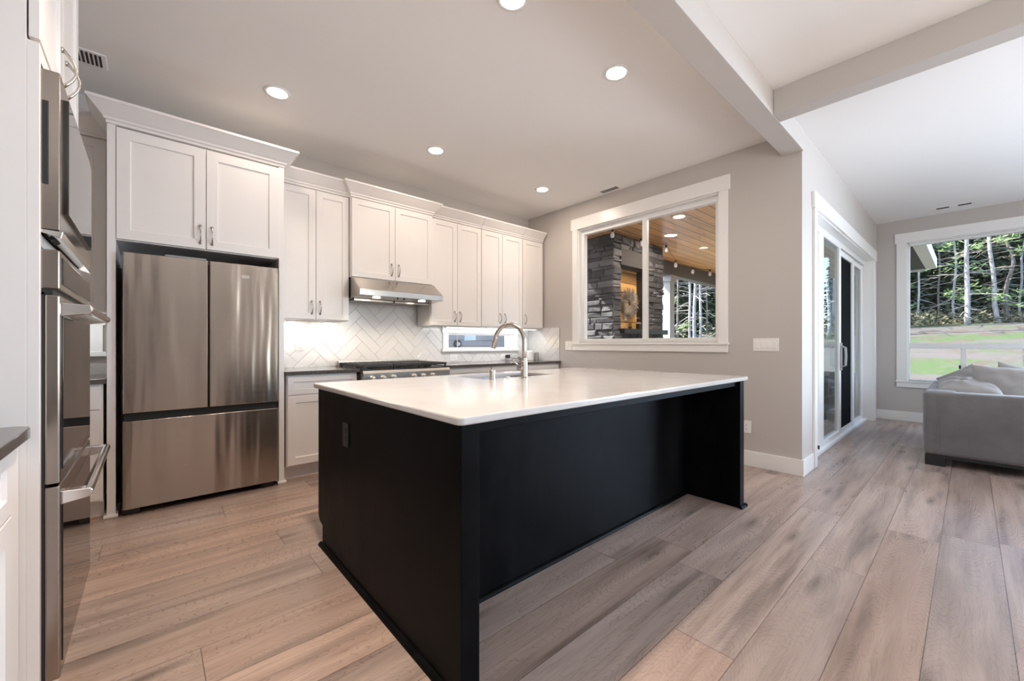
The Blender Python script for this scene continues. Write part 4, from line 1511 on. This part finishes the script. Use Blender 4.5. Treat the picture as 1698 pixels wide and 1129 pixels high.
# patio furniture glimpsed past the post and through the door
ptb = thing('patio_table', 'pale flat-topped table standing beyond the patio post', 'table', (9.3, 4.9, 0))
MB().box(8.8, 9.9, 4.5, 5.2, 1.02, 1.08).build('tabletop', M['post'], ptb, 0.004)
for xx in (8.86, 9.84):
    for yy in (4.56, 5.14):
        MB().box(xx - .03, xx + .03, yy - .03, yy + .03, -.02, 1.02).build('leg', M['post'], ptb)
pch = thing('patio_sofa', 'low black outdoor sofa outside the sliding door', 'sofa', (8.7, 1.85, -.02))
MB().box(7.6, 9.8, 1.42, 2.28, .14, .36).build('base', M['darkwood'], pch, 0.01)
for k in range(3):
    soft_box(7.72 + k * .66, 8.36 + k * .66, 1.40, 2.10, .36, .50, .04).build('seat_cushion', M['darkwood'], pch, smooth=True)
MB().box(7.6, 9.8, 2.10, 2.30, .36, .74).build('backrest', M['darkwood'], pch, 0.02)
for xx in (7.6, 9.69):
    MB().box(xx, xx + .11, 1.42, 2.10, .36, .62).build('arm', M['darkwood'], pch, 0.02)
for xx in (7.63, 9.71):
    for yy in (1.45, 2.20):
        MB().box(xx, xx + .06, yy, yy + .06, -.02, .14).build('leg', M['darkwood'], pch)

# neighbouring wing seen through the slot window
sw = MB()
for k in range(20):
    z = -.1 + k * .15
    sw.prism([(8.20, z), (8.172, z), (8.190, z + .15), (8.20, z + .15)], 'x', 2.2, 12)
sw.box(2.2, 12, 8.20, 8.35, -.1, 2.9)
struct('wall_siding', sw, M['siding'], 'blue grey lap siding wall outside the slot window', 'wall')
mt = thing('utility_meter', 'round dark meter on the blue grey siding outside slot window', 'meter', (5.49, 8.17, 1.15))
MB().lathe([(.095, 0), (.095, .06), (.08, .085)], (5.49, 8.175, 1.15), 24, 'y', -1).build('dial', M['blackplastic'], mt)
MB().lathe([(.045, 0), (.045, .004)], (5.49, 8.09, 1.15), 24, 'y', -1).build('face', M['grey'], mt)
MB().box(5.475, 5.505, 8.13, 8.172, .4, 1.08).build('conduit', M['grey'], mt)

# eave seen at the upper left of the picture window
ev = thing('roof_eave', 'eave with shade-darkened soffit and white fascia outside the picture window', 'eave', (10.3, .8, 2.7), kind='structure')
MB().box(8.60, 11.95, .615, 1.125, 2.70, 2.80).build('soffit', M['soffit'], ev)
MB().box(8.60, 12.02, .455, .613, 2.695, 2.90).build('fascia', M['trim'], ev, .004)
MB().box(11.955, 12.02, .615, 1.125, 2.66, 2.90).build('end_fascia', M['trim'], ev)

# ------------------------------------------------------------------ land and forest
gm = MB()
rg_ = random.Random(2)
gx = [8.6 + i * 1.2 for i in range(32)]
gy = [-22 + i * 1.2 for i in range(50)]


def gz(x, y):
    t = max(0.0, (x - 10.5)) / 9.0
    return -.16 + 1.25 * min(t, 1.6) ** 1.15 + .06 * noise.noise(Vector((x * .5, y * .5, 0)))


vv = [[gm.bm.verts.new((x, y, gz(x, y))) for y in gy] for x in gx]
for i in range(len(gx) - 1):
    for k in range(len(gy) - 1):
        gm.bm.faces.new((vv[i][k], vv[i + 1][k], vv[i + 1][k + 1], vv[i][k + 1]))
lw = gm.build('ground', M['ground'], smooth=True)
tag(lw, 'patchy grass and gravel ground rising towards the forest', 'ground', kind='structure')
struct('ground', MB().box(-6, 8.6, 4.56, 40, -.3, -.16), M['palegravel'], 'pale gravel behind the house', 'ground')


def ray_xy(u, depth):
    t = (u - 849.0) / 675.0
    c, s = math.cos(R(48.4)), math.sin(R(48.4))
    return depth * (c + s * t), depth * (s - c * t)


def bare_tree(label, x, y, height, r, lean=(0, 0), nb=26, seed=0, bark='palebark', green=0.0, blen=1.6, group='pale bare trunks at the forest edge', crook=0.10):
    """tall trunk with dead side branches and a few needle sprays"""
    rn = random.Random(seed)
    z0 = gz(x, y) - .05
    t = thing('tree', label, 'tree', (x, y, z0), group)
    pts, rad = [], []
    N = 16
    for i in range(N + 1):
        f_ = i / N
        pts.append(Vector((x + lean[0] * f_ * height + crook * noise.noise(Vector((seed, f_ * 4, 0))), y + lean[1] * f_ * height + crook * noise.noise(Vector((seed + 9, f_ * 4, 3))), z0 + f_ * height)))
        rad.append(r * (1 - .55 * f_) * (1.25 if i == 0 else 1))
    MB().tube(pts, rad, 8).build('trunk', M[bark], t, smooth=True)
    b = MB()
    lf = MB()
    for k in range(nb):
        f_ = rn.uniform(.06, .98)
        p = pts[0].lerp(pts[-1], 0)
        i = min(int(f_ * N), N - 1)
        p = pts[i].lerp(pts[i + 1], f_ * N - i)
        a = rn.uniform(0, 2 * PI)
        ln_ = blen * rn.uniform(.4, 1.1) * (1.1 - .5 * f_)
        d = Vector((math.cos(a), math.sin(a), rn.uniform(-.25, .25)))
        q1 = p + d * ln_ * .5 + Vector((0, 0, -.05 * ln_))
        q2 = p + d * ln_ + Vector((0, 0, -.22 * ln_ + rn.uniform(-.1, .2)))
        b.tube([p, q1, q2], [.020, .013, .005], 4, caps=False)
        for j in range(2):
            s0 = p.lerp(q2, rn.uniform(.35, .8))
            sd = Vector((rn.uniform(-1, 1), rn.uniform(-1, 1), rn.uniform(-.5, .4))) * ln_ * .28
            b.tube([s0, s0 + sd], [.008, .003], 3, caps=False)
        if rn.random() < green:
            for j in range(26):
                c = q1.lerp(q2, rn.uniform(-.3, 1.1)) + Vector((rn.gauss(0, .12), rn.gauss(0, .12), rn.gauss(-.06, .09)))
                e1 = Vector((rn.uniform(-1, 1), rn.uniform(-1, 1), rn.uniform(-.6, .3))).normalized() * rn.uniform(.06, .16)
                e2 = e1.orthogonal().normalized() * .03
                lf.quad(c - e1, c + e2, c + e1, c - e2)
    b.build('branches', M['twig'], t)
    if len(lf.bm.verts):
        lf.build('foliage', M['leaf'], t)
    return t


def conifer_mesh(seed, h, r):
    """dense dark conifer: drooping sprays of needles on whorled branches"""
    rn = random.Random(seed)
    m = MB()
    n = 4600
    for k in range(n):
        f_ = rn.random() ** .9
        rr = r * (1 - f_ * .92) * math.sqrt(rn.uniform(.12, 1))
        a = rn.uniform(0, 2 * PI)
        c = Vector((rr * math.cos(a), rr * math.sin(a), .4 + f_ * (h - .4) - rr * .18))
        out = Vector((math.cos(a), math.sin(a), rn.uniform(-.7, .15))).normalized()
        L_ = rn.uniform(.18, .42)
        sdv = Vector((-math.sin(a), math.cos(a), rn.uniform(-.4, .4))).normalized() * L_ * rn.uniform(.25, .5)
        m.quad(c, c + out * L_ * .5 + sdv, c + out * L_, c + out * L_ * .5 - sdv)
    return m


# forest backdrop: dark conifers
protos = []
for s in range(3):
    t = thing('conifer', 'dark conifer in the dense forest behind the pale trunks', 'tree', (0, 0, 0), 'dark conifers of the forest backdrop')
    conifer_mesh(s + 20, 9.5, 1.25).build('foliage', M['needle'], t)
    MB().tube([(0, 0, -.2), (0, 0, 4), (0, 0, 9)], [.16, .12, .03], 8).build('trunk', M['greybark'], t)
    protos.append(t)
rn = random.Random(77)
spots = []
for depth, step, jit in ((21.3, 76, 5), (23.9, 70, 5), (26.6, 64, 5), (29.4, 58, 5)):
    u = 1085 + rn.uniform(0, 30)
    while u < 1800:
        spots.append((u + rn.uniform(-jit, jit), depth + rn.uniform(-.25, .25)))
        u += step
spots = [ray_xy(u, d) for u, d in spots] + [(26.5 + rn.uniform(-.3, .3) + k % 2 * 2.6, -5.5 - k * 1.25) for k in range(13)]
for i, (x, y) in enumerate(spots):
    z = gz(x, y) - .1
    if i < 3:
        t = protos[i]
        t.location = (x, y, z)
    else:
        t = copy_tree(protos[i % 3], loc=(x, y, z))
    t.rotation_euler = (0, 0, rn.uniform(0, 6.28))
    sc_ = rn.uniform(.85, 1.0)
    t.scale = (sc_, sc_, sc_ * rn.uniform(1.1, 1.35))

# trunks in the picture window
for k, (u, dpt, rr, lean, nb, lab, crook) in enumerate((
        (1604, 16.5, .085, (0.0, .004), 46, 'straight pale trunk in the middle of the picture window', .05),
        (1657, 17.5, .085, (-.012, .075), 40, 'pale trunk leaning left, second from the right in picture window', .12),
        (1671, 18.0, .080, (.0, .012), 34, 'crooked grey trunk close right of the leaning one', .55),
        (1522, 18.5, .045, (0, -.02), 26, 'thin pale trunk below the eave at the left of picture window', .15),
        (1556, 19.0, .045, (0, .0), 24, 'thin grey trunk between eave and straight pale trunk', .10),
        (1583, 18.3, .05, (0, .005), 26, 'slim trunk just left of the straight pale trunk', .12),
        (1690, 19.5, .05, (0, -.03), 22, 'slim trunk at the right edge of the picture window', .2))):
    x, y = ray_xy(u, dpt)
    bare_tree(lab, x, y, 7.5, rr, lean, nb, seed=k + 1, crook=crook, green=.35, bark='greybark' if 'grey' in lab else 'palebark')
for k, (u, dpt, rr, lab) in enumerate((
        (1124, 19.0, .055, 'reddish grey trunk right beside the patio post in kitchen window'),
        (1144, 18.0, .062, 'pale trunk third from the right in the kitchen window'),
        (1152, 17.5, .078, 'thick pale trunk in the middle of the kitchen window forest'),
        (1161, 17.8, .062, 'pale trunk second from the right in the kitchen window'),
        (1173, 20.0, .05, 'thin trunk nearest the right frame of the kitchen window'))):
    x, y = ray_xy(u, dpt)
    bare_tree(lab, x, y, 8, rr, (rn.uniform(-.01, .01), rn.uniform(-.012, .012)), 34, seed=40 + k, crook=.08, green=.06, bark='greybark' if 'reddish' in lab or 'thin' in lab else 'palebark')
for k, (u, dpt, lab) in enumerate(((1374, 17.0, 'pale trunk seen through the first sliding door panel'), (1384, 19.0, 'thin trunk seen through the first door panel, nearer the stile'), (1423, 18.0, 'trunk seen through the far sliding door panel'))):
    x, y = ray_xy(u, dpt)
    bare_tree(lab, x, y, 7.5, .07, (0, .01), 34, seed=60 + k, crook=.1, green=.25)

# undergrowth along the forest edge
ug = MB()
for k in range(9000):
    u, dpt = rn.uniform(1080, 1780), 17.2 + abs(rn.gauss(0, 2.6))
    x, y = ray_xy(u, dpt)
    z = gz(x, y)
    h = rn.random() ** 2 * (0.25 + .28 * (dpt - 17))
    c = Vector((x, y, z + h))
    e1 = Vector((rn.uniform(-1, 1), rn.uniform(-1, 1), rn.uniform(-.3, .8))).normalized() * rn.uniform(.05, .16)
    e2 = e1.orthogonal().normalized() * rn.uniform(.02, .06)
    ug.quad(c - e1, c + e2, c + e1, c - e2)
tag(ug.build('undergrowth', M['brush']), 'tangled low undergrowth along the forest edge', 'undergrowth', kind='stuff')
